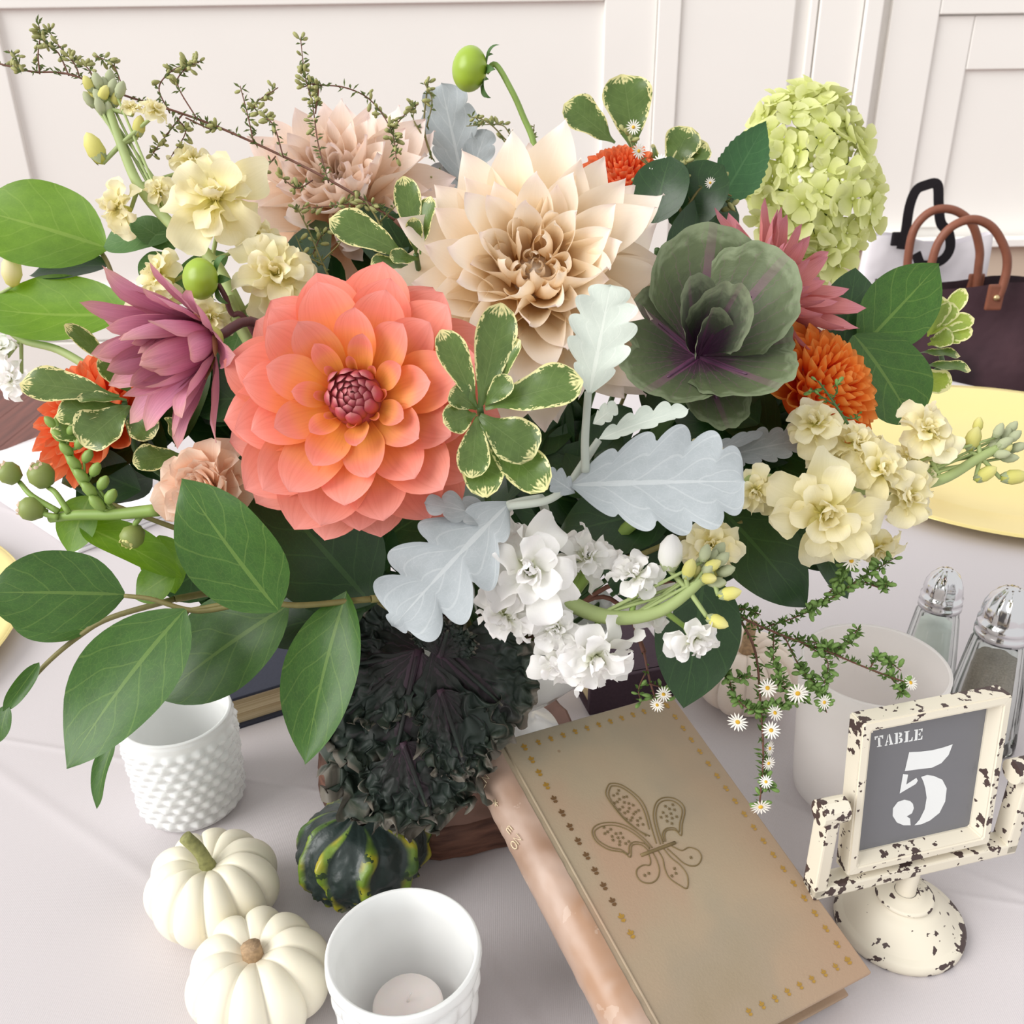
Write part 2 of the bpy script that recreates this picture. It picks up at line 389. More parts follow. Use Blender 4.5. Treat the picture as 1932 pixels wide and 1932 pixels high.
M['needle'] = plain('aster_foliage', '8c9a64', .6, var=.12, scale=120)
M['needle_d'] = plain('fresh_aster_foliage', '73944a', .6, var=.15, scale=120)
M['bud_yellow'] = plain('aster_bud', 'a4a468', .6, var=.2, scale=150)
M['ray'] = plain('aster_ray', 'f0ece2', .6, var=.04)
M['disc'] = plain('aster_disc', 'e0b030', .7, var=.2, scale=400)
M['calyx'] = plain('felted_calyx', 'b0b694', .85, .1, var=.12, scale=200)
M['bud'] = plain('dahlia_bud', '9cb83a', .35, var=.15, scale=40)
M['bud_dull'] = plain('spray_bud', '8a9850', .5, var=.2, scale=60)
M['bract'] = plain('dahlia_bract', '5c7c42', .5, var=.15)
M['mauve_stem'] = plain('maroon_stem', '5a3034', .5)
M['dusty_stem'] = plain('felted_stem', 'b4bab0', .9, .1, var=.05)
# ---------------------------------------------------------------- the room
def wood_mat(name, lo, hi, rough=.4, sc=(1, 14, 14), scale=3):
    t = NT(name); nz = t.noise(scale, t.map(t.objc(), sc), 5); c = t.ramp(nz, [(.3, lo), (.7, hi)]); b = t.bsdf(c, rough, .4)
    oi = t.n('ShaderNodeObjectInfo'); h = t.n('ShaderNodeHueSaturation'); t.val(h.inputs['Value'], t.math('ADD', .85, t.math('MULTIPLY', oi.outputs['Random'], .3))); t.l(c, h.inputs['Color']); t.l(h.outputs[0], b.inputs['Base Color'])
    t.l(t.bump(nz, .2, .001), b.inputs['Normal']); return t.done(b)
M['paint'] = plain('white_panel_paint', 'f6f3ee', .55, .3, var=.015, scale=3)
M['paint_beige'] = plain('beige_paint', 'cdbba8', .6, .3, var=.03, scale=3)
M['floorwood'] = wood_mat('floor_wood', '5a2c26', '7c443a', .35, (14, 1, 14), 3)
M['floorbase'] = plain('subfloor', '3a2320', .8)
M['darkwood'] = wood_mat('chair_wood', '4a2a20', '6a4030', .4)
WALL = 3.9
wall = tag(MB().add(box(-4.5, 4.5, WALL, WALL + .15, 0, 2.9)).obj('wall_back', M['paint'], smooth=False), 'white panelled back wall of the room behind the table', kind='structure')
def PW(px, py): return PP(px, py, Vector((0, WALL, 0)), Vector((0, 1, 0)))
def stile(name, a, b, z0=.14, z1=2.8, t=.02):
    xa, xb = (PW(a, 200).x if a is not None else -4.4), (PW(b, 200).x if b is not None else 4.4)
    return bevelled(name, [(xa, xb, WALL - t, WALL + .01, z0, z1)], M['paint'], wall, w=.004)
ztop = PW(500, 10).z
stile('stile', None, 32); stile('stile', 1135, 1230); stile('stile', 1231, 1272, t=.036); stile('stile', 1273, 1478, t=.024)
stile('stile', 1522, 1600, t=.03); stile('moulding', 1602, 1632, t=.05); stile('moulding', 1506, 1519, t=.02)
stile('stile', 1652, 1738, t=.028); 
stile('rail', 33, 1134, z0=ztop, z1=ztop + .22)
stile('rail', 33, 1134, z0=.14, z1=.36)
zd = PW(1800, 27).z; zi = PW(1850, 131).z
stile('rail', 1739, None, z0=zd, z1=zd + .25, t=.028)
stile('stile', 1740, 1806, z0=.55, z1=zd - .005, t=.014)
stile('rail', 1807, None, z0=zi, z1=zd - .005, t=.014)
tag(bevelled('baseboard_back', [(-4.4, 1.25, WALL - .025, WALL - .0005, 0, .13)], M['paint'], w=.004), 'white baseboard along the panelled wall', kind='structure')
zl = PW(1900, 442).z
led = tag(bevelled('trim_1', [(1.26, 4.4, WALL - .06, WALL - .03, 0, zl - .03)], M['paint_beige'], w=.004), 'beige lower wall section under a white ledge', kind='structure')
bevelled('ledge', [(1.26, 4.4, WALL - .10, WALL - .03, zl - .03, zl)], M['paint'], led, w=.004)
floor = tag(MB().add(box(-4.5, 4.5, -1.5, WALL, -.1, -.013)).obj('floor', M['floorbase'], smooth=False), 'reddish brown wooden plank floor', kind='structure')
pm = make_mesh('floor_plank', *box(-.0665, .0665, -2.69, 2.69, -.012, 0), M['floorwood'], False)
for k in range(66):
    obj('floor_plank', pm, floor, Matrix.Translation((-4.4 + k * .135, 1.2, 0)))

# ---------------------------------------------------------------- table and cloth
TC = Vector((.088, .83, 0)); TR = .876
tb = thing('round_table', TC, 'round banquet table hidden under the pale lilac-grey cloth', 'table')
MB().add(lathe([(0, .72), (TR - .012, .72), (TR - .008, .734), (TR - .012, .7478), (0, .7478)], 64)).obj('table_top', M['darkwood'], tb, Matrix.Translation(TC), smooth=False)
MB().add(lathe([(0, 0), (.3, 0), (.3, .02), (.05, .06), (.04, .5), (.08, .718), (0, .719)], 32)).obj('pedestal', M['darkwood'], tb, Matrix.Translation(TC))
t = NT('tablecloth_linen'); oc = t.objc(); sx = t.n('ShaderNodeSeparateXYZ'); t.l(oc, sx.inputs[0])
def crease(a, b, w):
    a, b = a - TC, b - TC; d = (b - a).normalized(); nx, ny = -d.y, d.x; c = -(nx * a.x + ny * a.y)
    q = t.math('ADD', t.math('ADD', t.math('MULTIPLY', sx.outputs[0], nx), t.math('MULTIPLY', sx.outputs[1], ny)), c)
    return t.math('POWER', 2.718, t.math('MULTIPLY', t.math('POWER', t.math('DIVIDE', q, w), 2.0), -1.0))
hs = crease(PT(452, 1468), PT(600, 1492), .003)
for a, b, w in (((1800, 1638), (1932, 1688), .004), ((60, 1500), (260, 1640), .006), ((900, 1800), (1000, 1932), .006)):
    hs = t.math('ADD', hs, crease(PT(*a), PT(*b), w))
weave = t.n('ShaderNodeTexWave', wave_type='BANDS'); weave.inputs['Scale'].default_value = 260; t.l(oc, weave.inputs['Vector'])
soft = t.noise(4, oc, 3)
h = t.math('ADD', t.math('ADD', t.math('MULTIPLY', hs, 1.2), t.math('MULTIPLY', soft, 3.0)), t.math('MULTIPLY', weave.outputs[1], .05))
b = t.bsdf(t.mix(t.noise(900, oc, 2), lin('cac3c5'), lin('d2ccce')), .8, .2); t.l(t.bump(h, .5, .0012), b.inputs['Normal']); M['cloth'] = t.done(b)
V, F, U = [], [], []; N = 128
rings = [(0, 0), (.2, 0), (.45, 0), (.65, 0), (.8, 0), (.86, 0), (TR, -.001), (TR + .006, -.008), (TR + .009, -.03), (TR + .02, -.15), (TR + .035, -.3), (TR + .045, -.45)]
for k, (r, z) in enumerate(rings):
    for i in range(N):
        a = 2 * pi * i / N; w = max(0, k - 7) * .012 * (sin(13 * a) + .5 * sin(29 * a + 1))
        V.append(((r + w) * cos(a), (r + w) * sin(a), TABLE + z)); U.append((i / N, k / 11))
for k in range(len(rings) - 1):
    for i in range(N): F.append((k * N + i, k * N + (i + 1) % N, (k + 1) * N + (i + 1) % N, (k + 1) * N + i))
tag(obj('tablecloth', make_mesh('tablecloth', V, F, U, M['cloth']), None, Matrix.Translation(TC)), 'pale lilac-grey tablecloth covering the whole round table', 'tablecloth')
# ---------------------------------------------------------------- milk glass
def glassy(name, col, rough=.12, trans=.25):
    t = NT(name); b = t.bsdf(lin(col), rough, .5); b.inputs['Coat Weight'].default_value = .4; b.inputs['Coat Roughness'].default_value = .05
    return t.done(b, trans, lin(col))
M['milk'] = glassy('milk_glass', 'fafbfa'); M['frost'] = glassy('frosted_white_glass', 'fbf8f6', .45, .45)
M['wax'] = plain('wax', 'ece0dc', .5, var=.02, Subsurface_Weight=.2)
M['pearl'] = plain('pearl', 'ece4e2', .15, var=.01)

def votive_hobnail():
    b = PT(366, 1508); r_ = thing('hobnail_votive', b, 'white hobnail milk glass votive standing under the large drooping leaf', 'votive')
    H, R0, R1 = .080, .0355, .0385; NU, NV = 176, 84; ns, rows = 24, 9
    def fn(u, v):
        z = H * v; R = R0 + (R1 - R0) * v ** 1.4
        if .05 < v < .90:
            q = (v - .05) / .85 * rows; row = int(q); fu = (u * ns + .5 * (row % 2)) % 1 - .5; fv = q - row - .5
            e = max(abs(fu) * 1.0 + abs(fv) * .8, 0)
            R += .0034 * max(0, 1 - e * 1.3) ** .9 * min(1, (.93 - v) * 12)
        elif v <= .05: R -= .003 * (1 - v / .05) ** 2
        if v > .975: R -= .0008
        return Vector((R * cos(2 * pi * u), R * sin(2 * pi * u), z))
    MB().add(grid(NU, NV, fn, True)).obj('outer_wall', M['milk'], r_, Matrix.Translation(b))
    MB().add(lathe([(0, 0), (R0 - .003, 0.0), (R0 - .003, .0005)], 48)).add(lathe([(R1 - .0008, H), (R1 - .002, H + .001), (R1 - .0034, H), (R1 - .0045, H * .8), (R0 - .005, .012), (R0 - .012, .006), (0, .005)], 64)).obj('inner_wall', M['milk'], r_, Matrix.Translation(b))
votive_hobnail()
def votive_quilt():
    b = PT(776, 1962); r_ = thing('quilted_votive', b, 'white quilted milk glass votive with swirled outside in the foreground', 'votive')
    H, R0, R1 = .073, .029, .0405
    def rad_(v): return R0 + (R1 - R0) * (v ** .75)
    def fn(u, v):
        a = 2 * pi * u; R = rad_(v)
        if v < .86:
            k = sin(9 * a + v * 7) * .5 + sin(9 * a - v * 7) * .5
            R += .0034 * (abs(k) ** .6) * min(1, (.88 - v) * 8) * min(1, v * 8 + .2)
        else: R += .0006 * sin(9 * a) * (1 - v) * 7 + .0012 * max(0, sin(pi * (v - .86) / .14))
        return Vector((R * cos(a), R * sin(a), H * v + .0012 * sin(9 * a) * max(0, v - .9) * 10 * (1 - v)))
    MB().add(grid(144, 60, fn, True)).obj('outer_wall', M['milk'], r_, Matrix.Translation(b))
    MB().add(lathe([(0, 0), (R0, 0)], 48)).add(lathe([(R1, H), (R1 - .0012, H + .0012), (R1 - .0028, H), (R1 - .0042, H * .8), (R0 + .003, H * .4), (R0 - .002, .012), (R0 - .008, .0065), (0, .006)], 72, lambda a, k: .0004 * sin(9 * a) * (k in (3, 4)))).obj('inner_wall', M['milk'], r_, Matrix.Translation(b))
    c = thing('tea_light', b + Vector((0, 0, .0066)), 'small white tea light inside the quilted votive', 'candle')
    cb = b + Vector((0, 0, .0066))
    MB().add(lathe([(0, 0), (.0185, 0), (.0192, .002), (.0192, .023), (.0175, .0255), (.006, .0252), (0, .0256)], 40)).obj('wax', M['wax'], c, Matrix.Translation(cb))
    MB().add(tube([cb + Vector((0, 0, .0255)), cb + Vector((.0006, 0, .029)), cb + Vector((.0022, .001, .0315))], .0007, .0006)).obj('wick', M['wax'], c)
votive_quilt()
def tumbler():
    b = PT(1606, 1488); r_ = thing('frosted_tumbler', b, 'plain frosted white glass candle holder behind the table number stand', 'candle holder')
    H, R0, R1 = .112, .043, .0495
    prof = [(0, 0), (R0 - .006, 0), (R0 - .001, .004), (R0, .012), (R1 - .001, H * .8), (R1, H), (R1 - .001, H + .0012), (R1 - .0024, H), (R1 - .0034, H * .8), (R0 - .003, .05), (0, .05)]
    MB().add(lathe(prof[:8], 72)).obj('outer_wall', M['frost'], r_, Matrix.Translation(b))
    MB().add(lathe(prof[7:10] + [(R0 - .004, .03), (R0 - .012, .012), (0, .010)], 72)).obj('inner_wall', M['frost'], r_, Matrix.Translation(b))
tumbler()
# ---------------------------------------------------------------- pumpkins and gourd
def pumpkin_mat(name, c1, c2):
    t = NT(name); oc = t.objc(); nz = t.noise(30, oc, 4); b = t.bsdf(t.mix(nz, lin(c1), lin(c2)), .42, .4); b.inputs['Subsurface Weight'].default_value = .1; b.inputs['Subsurface Radius'].default_value = (.004, .003, .002)
    sp = t.n('ShaderNodeTexVoronoi'); sp.inputs['Scale'].default_value = 26; t.l(oc, sp.inputs['Vector'])
    t.l(t.mix(t.math('MULTIPLY', t.math('LESS_THAN', sp.outputs['Distance'], .07), .5), t.mix(nz, lin(c1), lin(c2)), lin('c89858')), b.inputs['Base Color'])
    t.l(t.bump(nz, .1, .001), b.inputs['Normal']); return t.done(b)
M['pump'] = pumpkin_mat('white_pumpkin_skin', 'ece4cc', 'f4eedc'); M['pump_pink'] = pumpkin_mat('blush_pumpkin_skin', 'e6d6c6', 'f0e2d6')
M['pstem'] = plain('pumpkin_stem', '9a9a62', .8, var=.3, scale=300, bump=.5); M['pstem_dry'] = plain('dry_pumpkin_stem', 'b89a78', .9, var=.3, scale=400, bump=.6)
def pumpkin(b, R, H, ribs, label, spin, stempts, mat, smat, tilt=(0, 0), sr=.005):
    r_ = thing('mini_pumpkin', b, label, 'pumpkin', 'white mini pumpkins on the table')
    rr = random.Random(int(R * 1e5) + ribs); wob = [rr.uniform(-.04, .04) for _ in range(ribs)]
    def fn(u, v):
        a = 2 * pi * u; p = pi * v; q = u * ribs; k = int(q) % ribs; f = q - int(q)
        rib = abs(sin(pi * f)) ** .55
        x = sin(p) ** .82; z = -cos(p)
        d = (1 - .12 * (1 - rib) * (sin(p) ** .5)) * (1 + wob[k] * sin(pi * f))
        z0 = z * H / 2
        dip = exp(-(x / .32) ** 2)
        z0 += (-.42 if z > 0 else .30) * dip * H / 2 + (rib - 1) * .05 * H * (z > 0) * (1 - dip)
        return Vector((R * x * d * cos(a), R * x * d * sin(a), z0 + H / 2 - .05 * H))
    Mx = Matrix.Translation(b) @ Matrix.Rotation(tilt[0], 4, 'X') @ Matrix.Rotation(tilt[1], 4, 'Y') @ Matrix.Rotation(spin, 4, 'Z')
    MB().add(grid(ribs * 12, 40, fn, True)).obj('skin', mat, r_, Mx)
    top = H * .76
    pts = [Vector((p[0], p[1], top + p[2])) for p in stempts]
    V, F, U = tube(pts, lambda f: sr * (1.9 - 2.6 * f if f < .3 else 1.12 - .1 * f), seg=10, n=6)
    V = [v + Vector((.0007 * sin(9 * u[0] * 6.28), .0007 * cos(9 * u[0] * 6.28), 0)) for v, u in zip(V, U)]
    MB().add((V, F, U)).obj('stem', smat, r_, Mx)
pumpkin(PT(413, 1728), .0405, .058, 11, 'white mini pumpkin with tall green stem left of the gourd', .3, [(0, 0, -.006), (-.001, 0, .004), (-.004, .001, .014), (-.010, .003, .024)], M['pump'], M['pstem'], sr=.0036)
pumpkin(PT(497, 1898), .0405, .056, 10, 'white mini pumpkin with broken dry stub touching the other pumpkin', .1, [(0, 0, -.004), (-.0005, 0, .002), (-.001, .001, .007)], M['pump'], M['pstem_dry'], sr=.0052)
pumpkin(PT(1398, 1318), .044, .062, 11, 'pinkish white mini pumpkin behind the hanging aster sprig', .5, [(0, 0, -.006), (0, 0, .006), (.002, .001, .018), (.0045, .002, .027)], M['pump_pink'], M['pstem_dry'], sr=.0042)

def gourd():
    b = PT(690, 1664); r_ = thing('striped_gourd', b, 'dark green bumpy gourd with yellow-green ridges below the curly kale', 'gourd')
    t = NT('gourd_skin'); uv, u, v = t.uv(); oc = t.objc(); at = t.n('ShaderNodeAttribute'); at.attribute_name = 'ridge'
    nz = t.noise(120, oc, 3); n2 = t.noise(45, oc, 2)
    rc = t.ramp(n2, [(.3, '38561e'), (.48, '6a8428'), (.6, 'a09a24'), (.72, 'b8922c')]); rc = t.mix(t.math('GREATER_THAN', nz, .6), rc, lin('2c401c'))
    bc = t.mix(nz, lin('1c2622'), lin('2c3a38'))
    fm = t.math('MULTIPLY', t.math('SUBTRACT', t.math('ADD', at.outputs['Fac'], t.math('MULTIPLY', t.math('SUBTRACT', nz, .5), .3)), .25), 3.0, True)
    bs = t.bsdf(t.mix(fm, bc, rc), .38, .5); t.l(t.bump(nz, .5, .0015), bs.inputs['Normal']); M['gourd'] = t.done(bs)
    att = []; R, H = .040, .062
    def fn(u, v):
        a = 2 * pi * u; p = pi * v; x = sin(p) ** .85; z = -cos(p)
        q = u * 9 + .35 * sin(3 * p + 2 * a) * .6; f = abs((q % 1) - .5) * 2
        rg = max(0, 1 - f * 2.3) ** .7 * min(1, x * 1.6); wv = noise.noise(Vector((cos(a) * 3, sin(a) * 3, z * 3)))
        kn = max(0, noise.noise(Vector((cos(a) * 9 * x, sin(a) * 9 * x, z * 9)))) * (.6 if z < -.15 else .15)
        rg = min(1, max(rg * (.75 + .6 * wv), kn * 1.7)); att.append(rg)
        d = 1 + .17 * rg + .07 * wv + .02 * noise.noise(Vector((cos(a) * 16, sin(a) * 16, z * 16))) * rg
        return Vector((R * x * d * cos(a), R * .92 * x * d * sin(a), (z * H / 2) * (1 + .05 * wv) + H / 2 - .001))
    me = MB().add(grid(180, 70, fn, True)).mesh('skin', M['gourd'])
    A = me.attributes.new('ridge', 'FLOAT', 'POINT'); A.data.foreach_set('value', att)
    Mx = Matrix.Translation(b) @ Matrix.Rotation(.5, 4, 'Z')
    obj('skin', me, r_, Mx)
    MB().add(tube([Vector((0, 0, .058)), Vector((.002, .002, .068)), Vector((.008, .004, .074))], .006, .004, 8)).obj('stem', M['pstem'], r_, Mx)
gourd()
# ---------------------------------------------------------------- wood slice and vase
t = NT('bark_brown_wood'); nz = t.noise(30, t.map(t.objc(), (1, 1, 6)), 5); bs = t.bsdf(t.ramp(nz, [(.3, '4a2e24'), (.7, '7a5444')]), .6, .4); t.l(t.bump(nz, .5, .002), bs.inputs['Normal']); M['bark'] = t.done(bs)
SL = PT(846, 1441)
ws = thing('wood_slice', SL, 'round brown wood slice under the white pedestal vase', 'wood slice')
MB().add(lathe([(0, 0), (.094, 0), (.0975, .003), (.098, .015), (.096, .0275), (.094, .0285)], 64, lambda a, k: .0012 * sin(11 * a) + .0008 * sin(23 * a + 1) if k else 0)).obj('bark', M['bark'], ws, Matrix.Translation(SL))
MB().add(lathe([(.094, .0285), (.05, .0285), (0, .0285)], 64, lambda a, k: .0012 * sin(11 * a) + .0008 * sin(23 * a + 1) if k == 0 else 0)).obj('cut_face', wood_mat('cut_wood', '5c4034', '76564a', .6, (1, 1, 1), 40), ws, Matrix.Translation(SL))
VB = PT(945, 1398, .7788)
vs = thing('pedestal_vase', VB, 'white milk glass pedestal vase holding the bouquet', 'vase')
MB().add(lathe([(0, 0), (.044, 0), (.046, .003), (.044, .008), (.028, .016), (.018, .026), (.0215, .034), (.0235, .038), (.0215, .043), (.018, .047)], 64)).obj('foot', M['milk'], vs, Matrix.Translation(VB))
MB().add(lathe([(.016, .046), (.03, .051), (.052, .064), (.068, .083), (.077, .104), (.080, .118), (.0785, .119), (.075, .106), (.062, .082), (.04, .064), (0, .058)], 64, lambda a, k: .0012 * sin(16 * a) * (2 < k < 8))).obj('bowl', M['milk'], vs, Matrix.Translation(VB))
MOUTH = VB + Vector((0, 0, .105))
# ---------------------------------------------------------------- books
def paper_mat(name, a, b, dirn=(1, 1, 300)):
    t = NT(name); nz = t.noise(2.2, t.map(t.objc(), dirn), 3); bs = t.bsdf(t.ramp(nz, [(.3, a), (.7, b)]), .8, .2); t.l(t.bump(nz, .6, .001), bs.inputs['Normal']); return t.done(bs)
M['pages'] = paper_mat('page_edges', 'b09a74', 'd8c8a4'); M['pages_brown'] = paper_mat('browned_page_edges', '8a6848', 'b4946c')
def flat_book(name, o, dx, dy, L, D, T, mat, label, pages):
    """o: near-left bottom corner; dx along the fore edge, dy away"""
    dx = Vector(dx).normalized(); dy = Vector((-dx.y, dx.x, 0))
    Mx = Matrix((dx, dy, Vector((0, 0, 1)))).transposed().to_4x4(); Mx.translation = o
    r_ = thing(name, o, label, 'book')
    bevelled('cover', [(0, L, 0, D, 0, .0028), (0, L, 0, D, T - .0028, T)], mat, r_, Mx, .0008)
    bevelled('spine', [(0, L, D - .003, D + .003, 0, T)], mat, r_, Mx, .0012)
    bevelled('page_block', [(.004, L - .004, .004, D - .0025, .0028, T - .0028)], pages, r_, Mx, .0004)
M['navy'] = plain('navy_cloth_cover', '3a3c48', .75, .2, var=.08, scale=500, bump=.2); M['plum'] = plain('plum_cloth_cover', '4a3a44', .7, .2, var=.1, scale=400, bump=.2)
a, b_ = PT(436, 1381), PT(622, 1322)
flat_book('navy_book', a - (b_ - a) * .5, b_ - a, None, (b_ - a).length * 1.46, .13, .031, M['navy'], 'navy book with cream page edges lying behind the hobnail votive', M['pages'])
a, b_ = PT(1050, 1352), PT(1212, 1322)
flat_book('plum_book', b_ + Vector((0, .10, 0)), a - b_, None, .075, .10, .034, M['plum'], 'dark plum book lying behind the tan book near the vase', M['pages'])

# tan book with the lily emblem
TRc, TLc, BRc, BLc = Vector((.107, .531, .845)), Vector((-.019, .460, .861)), Vector((.197, .359, .783)), Vector((.071, .287, .799))
bx = (TRc - TLc).normalized(); bn = bx.cross(TRc - BRc).normalized(); by = bn.cross(bx)
WB, LB, TB = .145, .204, .031
BM = Matrix((bx, by, bn)).transposed().to_4x4(); BM.translation = TRc - by * LB - bx * WB - bn * TB   # origin: near spine corner, bottom face
t = NT('tan_leather'); oc = t.objc(); nz = t.noise(26, oc, 5); n2 = t.noise(9, oc, 3); fine = t.noise(700, oc, 2)
c = t.ramp(n2, [(.3, '94886e'), (.45, '9c917c'), (.55, 'a6967e'), (.7, 'ac9078')]); sx = t.n('ShaderNodeSeparateXYZ'); t.l(oc, sx.inputs[0])
ex = t.math('MULTIPLY', t.math('SUBTRACT', sx.outputs[0], .085), 14.0, True); c = t.mix(t.math('MULTIPLY', ex, t.math('ADD', nz, .1)), c, lin('a8886e'))
ey = t.math('MULTIPLY', t.math('SUBTRACT', .085, sx.outputs[1]), 9.0, True); c = t.mix(t.math('MULTIPLY', ey, t.math('MULTIPLY', n2, 1.1)), c, lin('b09078'))
sc_ = t.n('ShaderNodeTexVoronoi'); sc_.inputs['Scale'].default_value = 42; t.l(oc, sc_.inputs['Vector']); c = t.mix(t.math('MULTIPLY', t.math('LESS_THAN', sc_.outputs['Distance'], .05), .6), c, lin('80664a'))
bs = t.bsdf(c, .5, .35); t.l(t.bump(t.math('ADD', nz, fine), .18, .0008), bs.inputs['Normal']); M['tan'] = t.done(bs)
t = NT('worn_spine_leather'); oc = t.objc(); nz = t.noise(40, oc, 5); n2 = t.noise(16, oc, 3)
c = t.ramp(n2, [(.3, '94745e'), (.5, 'b29888'), (.66, 'a68268'), (.8, 'c0b0a6')]); c = t.mix(t.math('MULTIPLY', t.math('GREATER_THAN', nz, .66), .22), c, lin('d4c2b4'))
bs = t.bsdf(c, .42, .5); t.l(t.bump(nz, .5, .0012), bs.inputs['Normal']); M['spine'] = t.done(bs)
M['gold'] = plain('gilt_stamp', 'b88f3c', .35, .5, var=.2, scale=300, Metallic=.3); M['bronze'] = plain('tarnished_stamp', '6e5030', .5, .4, var=.2, scale=300); M['line'] = plain('tooled_line', '7c6a48', .6, .3, var=.1)
bk = thing('tan_leather_book', BM.translation, 'worn tan leather book with a tooled lily emblem leaning in front of the bouquet', 'book')
bevelled('front_cover', [(.006, WB, 0, LB, TB - .003, TB)], M['tan'], bk, BM, .0012, 3)
bevelled('back_cover', [(.006, WB, 0, LB, 0, .003)], M['tan'], bk, BM, .0012, 3)
bevelled('page_block', [(.004, WB - .006, .005, LB - .005, .003, TB - .003)], M['pages_brown'], bk, BM, .0006)
def spine_fn(u, v):
    a = pi * .5 + pi * u; e = .0006 * noise.noise(Vector((u * 9, v * 30, 0)))
    return Vector((.0075 + (.0155 + e) * cos(a) * 1.0, LB * v, TB / 2 + (TB / 2 + .0006 + e) * sin(a)))
MB().add(grid(18, 60, spine_fn)).obj('spine', M['spine'], bk, BM)
MB().add(tube([Vector((.0115, 0, TB - .0002)), Vector((.0115, LB / 2, TB - .0002)), Vector((.0115, LB, TB - .0002))], .0009)).obj('hinge_ridge', M['tan'], bk, BM)
# tooled lily, traced on the cover plane
ctop = TRc + bn * .0001
def on_cover(p): return PP(p[0], p[1], ctop, bn)
def cv(x, y): return (820 + x / 3.019, 1300 + y / 3.019)
LILY = [
 [(1330, 1140 - 300), (1225, 838), (1150, 800), (1075, 740), (1010, 660), (975, 600), (985, 555), (1005, 538), (1060, 545), (1130, 590), (1180, 640), (1210, 700), (1235, 790), (1262, 880)],
 [(1205, 838), (1160, 805), (1085, 740), (1025, 665), (992, 605), (1000, 562), (1015, 552), (1060, 560), (1120, 600), (1165, 648), (1195, 705), (1222, 800)],
 [(1240, 905), (1190, 850), (1110, 790), (1030, 762), (950, 765), (905, 790), (898, 830), (925, 875), (990, 915), (1070, 930), (1115, 958), (1120, 900), (1140, 885), (1180, 890), (1220, 925)],
 [(1225, 905), (1180, 860), (1105, 805), (1030, 778), (960, 780), (915, 805), (914, 835), (940, 870), (1000, 903), (1060, 915), (1103, 940), (1108, 895), (1135, 872), (1190, 880), (1225, 912)],
 [(1285, 885), (1260, 800), (1245, 720), (1260, 650), (1300, 620), (1360, 622), (1410, 655), (1425, 700), (1410, 770), (1405, 835), (1370, 805), (1325, 805), (1310, 830), (1315, 868)],
 [(1300, 880), (1275, 800), (1260, 722), (1272, 662), (1305, 637), (1355, 638), (1395, 665), (1410, 700), (1396, 765), (1392, 815), (1365, 792), (1320, 795), (1298, 825), (1305, 870)],
 [(1245, 935), (1270, 990), (1280, 1040), (1265, 1085), (1225, 1107), (1175, 1095), (1150, 1060), (1155, 1025), (1190, 1003), (1225, 1003), (1228, 970), (1215, 935)],
 [(1300, 905), (1345, 960), (1400, 1005), (1440, 1065), (1438, 1135), (1390, 1115), (1335, 1075), (1310, 1020), (1300, 970), (1275, 925)],
 [(1330, 885), (1370, 905), (1410, 920), (1450, 902), (1500, 920), (1520, 960), (1500, 1000), (1460, 1008), (1415, 990), (1370, 950), (1325, 910)],
]
LILY[0] = LILY[0][1:]
em = MB()
for path in LILY: em.add(tube([on_cover(cv(*p)) for p in path], .00042, seg=5, n=4))
em.add(tube([on_cover(cv(1175, 948)), on_cover(cv(1370, 875))], .0011, seg=6))
# small stars filling the upper petals
for cx, cy, ax, ay, n in ((1100, 680, 75, 110, 26), (1030, 840, 80, 42, 14), (1335, 710, 55, 60, 12), (1210, 1050, 20, 20, 2), (1365, 1050, 25, 30, 3), (1450, 960, 15, 15, 1)):
    for k in range(n):
        f = sqrt((k + .5) / n); a = k * 2.399
        ddx, ddy = ax * f * cos(a), ay * f * sin(a)
        if ax == 75: ddx, ddy = ddx * .8 + ddy * .62, ddy
        if ax == 80: ddx, ddy = ddx, ddy + ddx * .5
        q = on_cover(cv(cx + ddx, cy + ddy))
        for s in range(3):
            d = (bx * cos(s * 1.05 + .4) + by * sin(s * 1.05 + .4)) * .0011; em.add(tube([q - d, q + d], .00022, seg=4, n=1, cap=False))
em.obj('lily_emblem', M['line'], bk)
# border stamps: a little lily each
sm = MB()
for ang, ln in ((0, 1.0), (.75, .8), (-.75, .8), (2.5, .55), (-2.5, .55), (pi, .6)):
    V, F, U = petal(.0030 * ln, .0013, 'oval', .2, nu=2, nv=4); sm.add((V, F, U), Matrix.Rotation(ang, 4, 'Z') @ Matrix.Translation((0, .0002, 0)))
stamp_me = {k: sm.mesh('border_stamp', M[k]) for k in ('gold', 'bronze')}
def stamp(x, y, rot, m, s=1):
    p = BM @ Vector((x, y, TB + .00025)); Mx = BM.copy(); Mx.translation = p
    obj('border_stamp', stamp_me[m], bk, Mx @ Matrix.Rotation(rot, 4, 'Z') @ Matrix.Scale(s, 4))
for k in range(20):
    yy = .010 + k * .0097
    if 5 < k: stamp(.0235, yy, 0, 'bronze' if 7 < k < 16 else 'gold', 1.1)
    stamp(WB - .009, yy, pi / 2 * 0, 'gold', .95)
for k in range(12):
    stamp(.034 + k * .0092, LB - .009, 0, 'gold', .9)
    if k > 2: stamp(.034 + k * .0092, .010, 0, 'gold', .9)
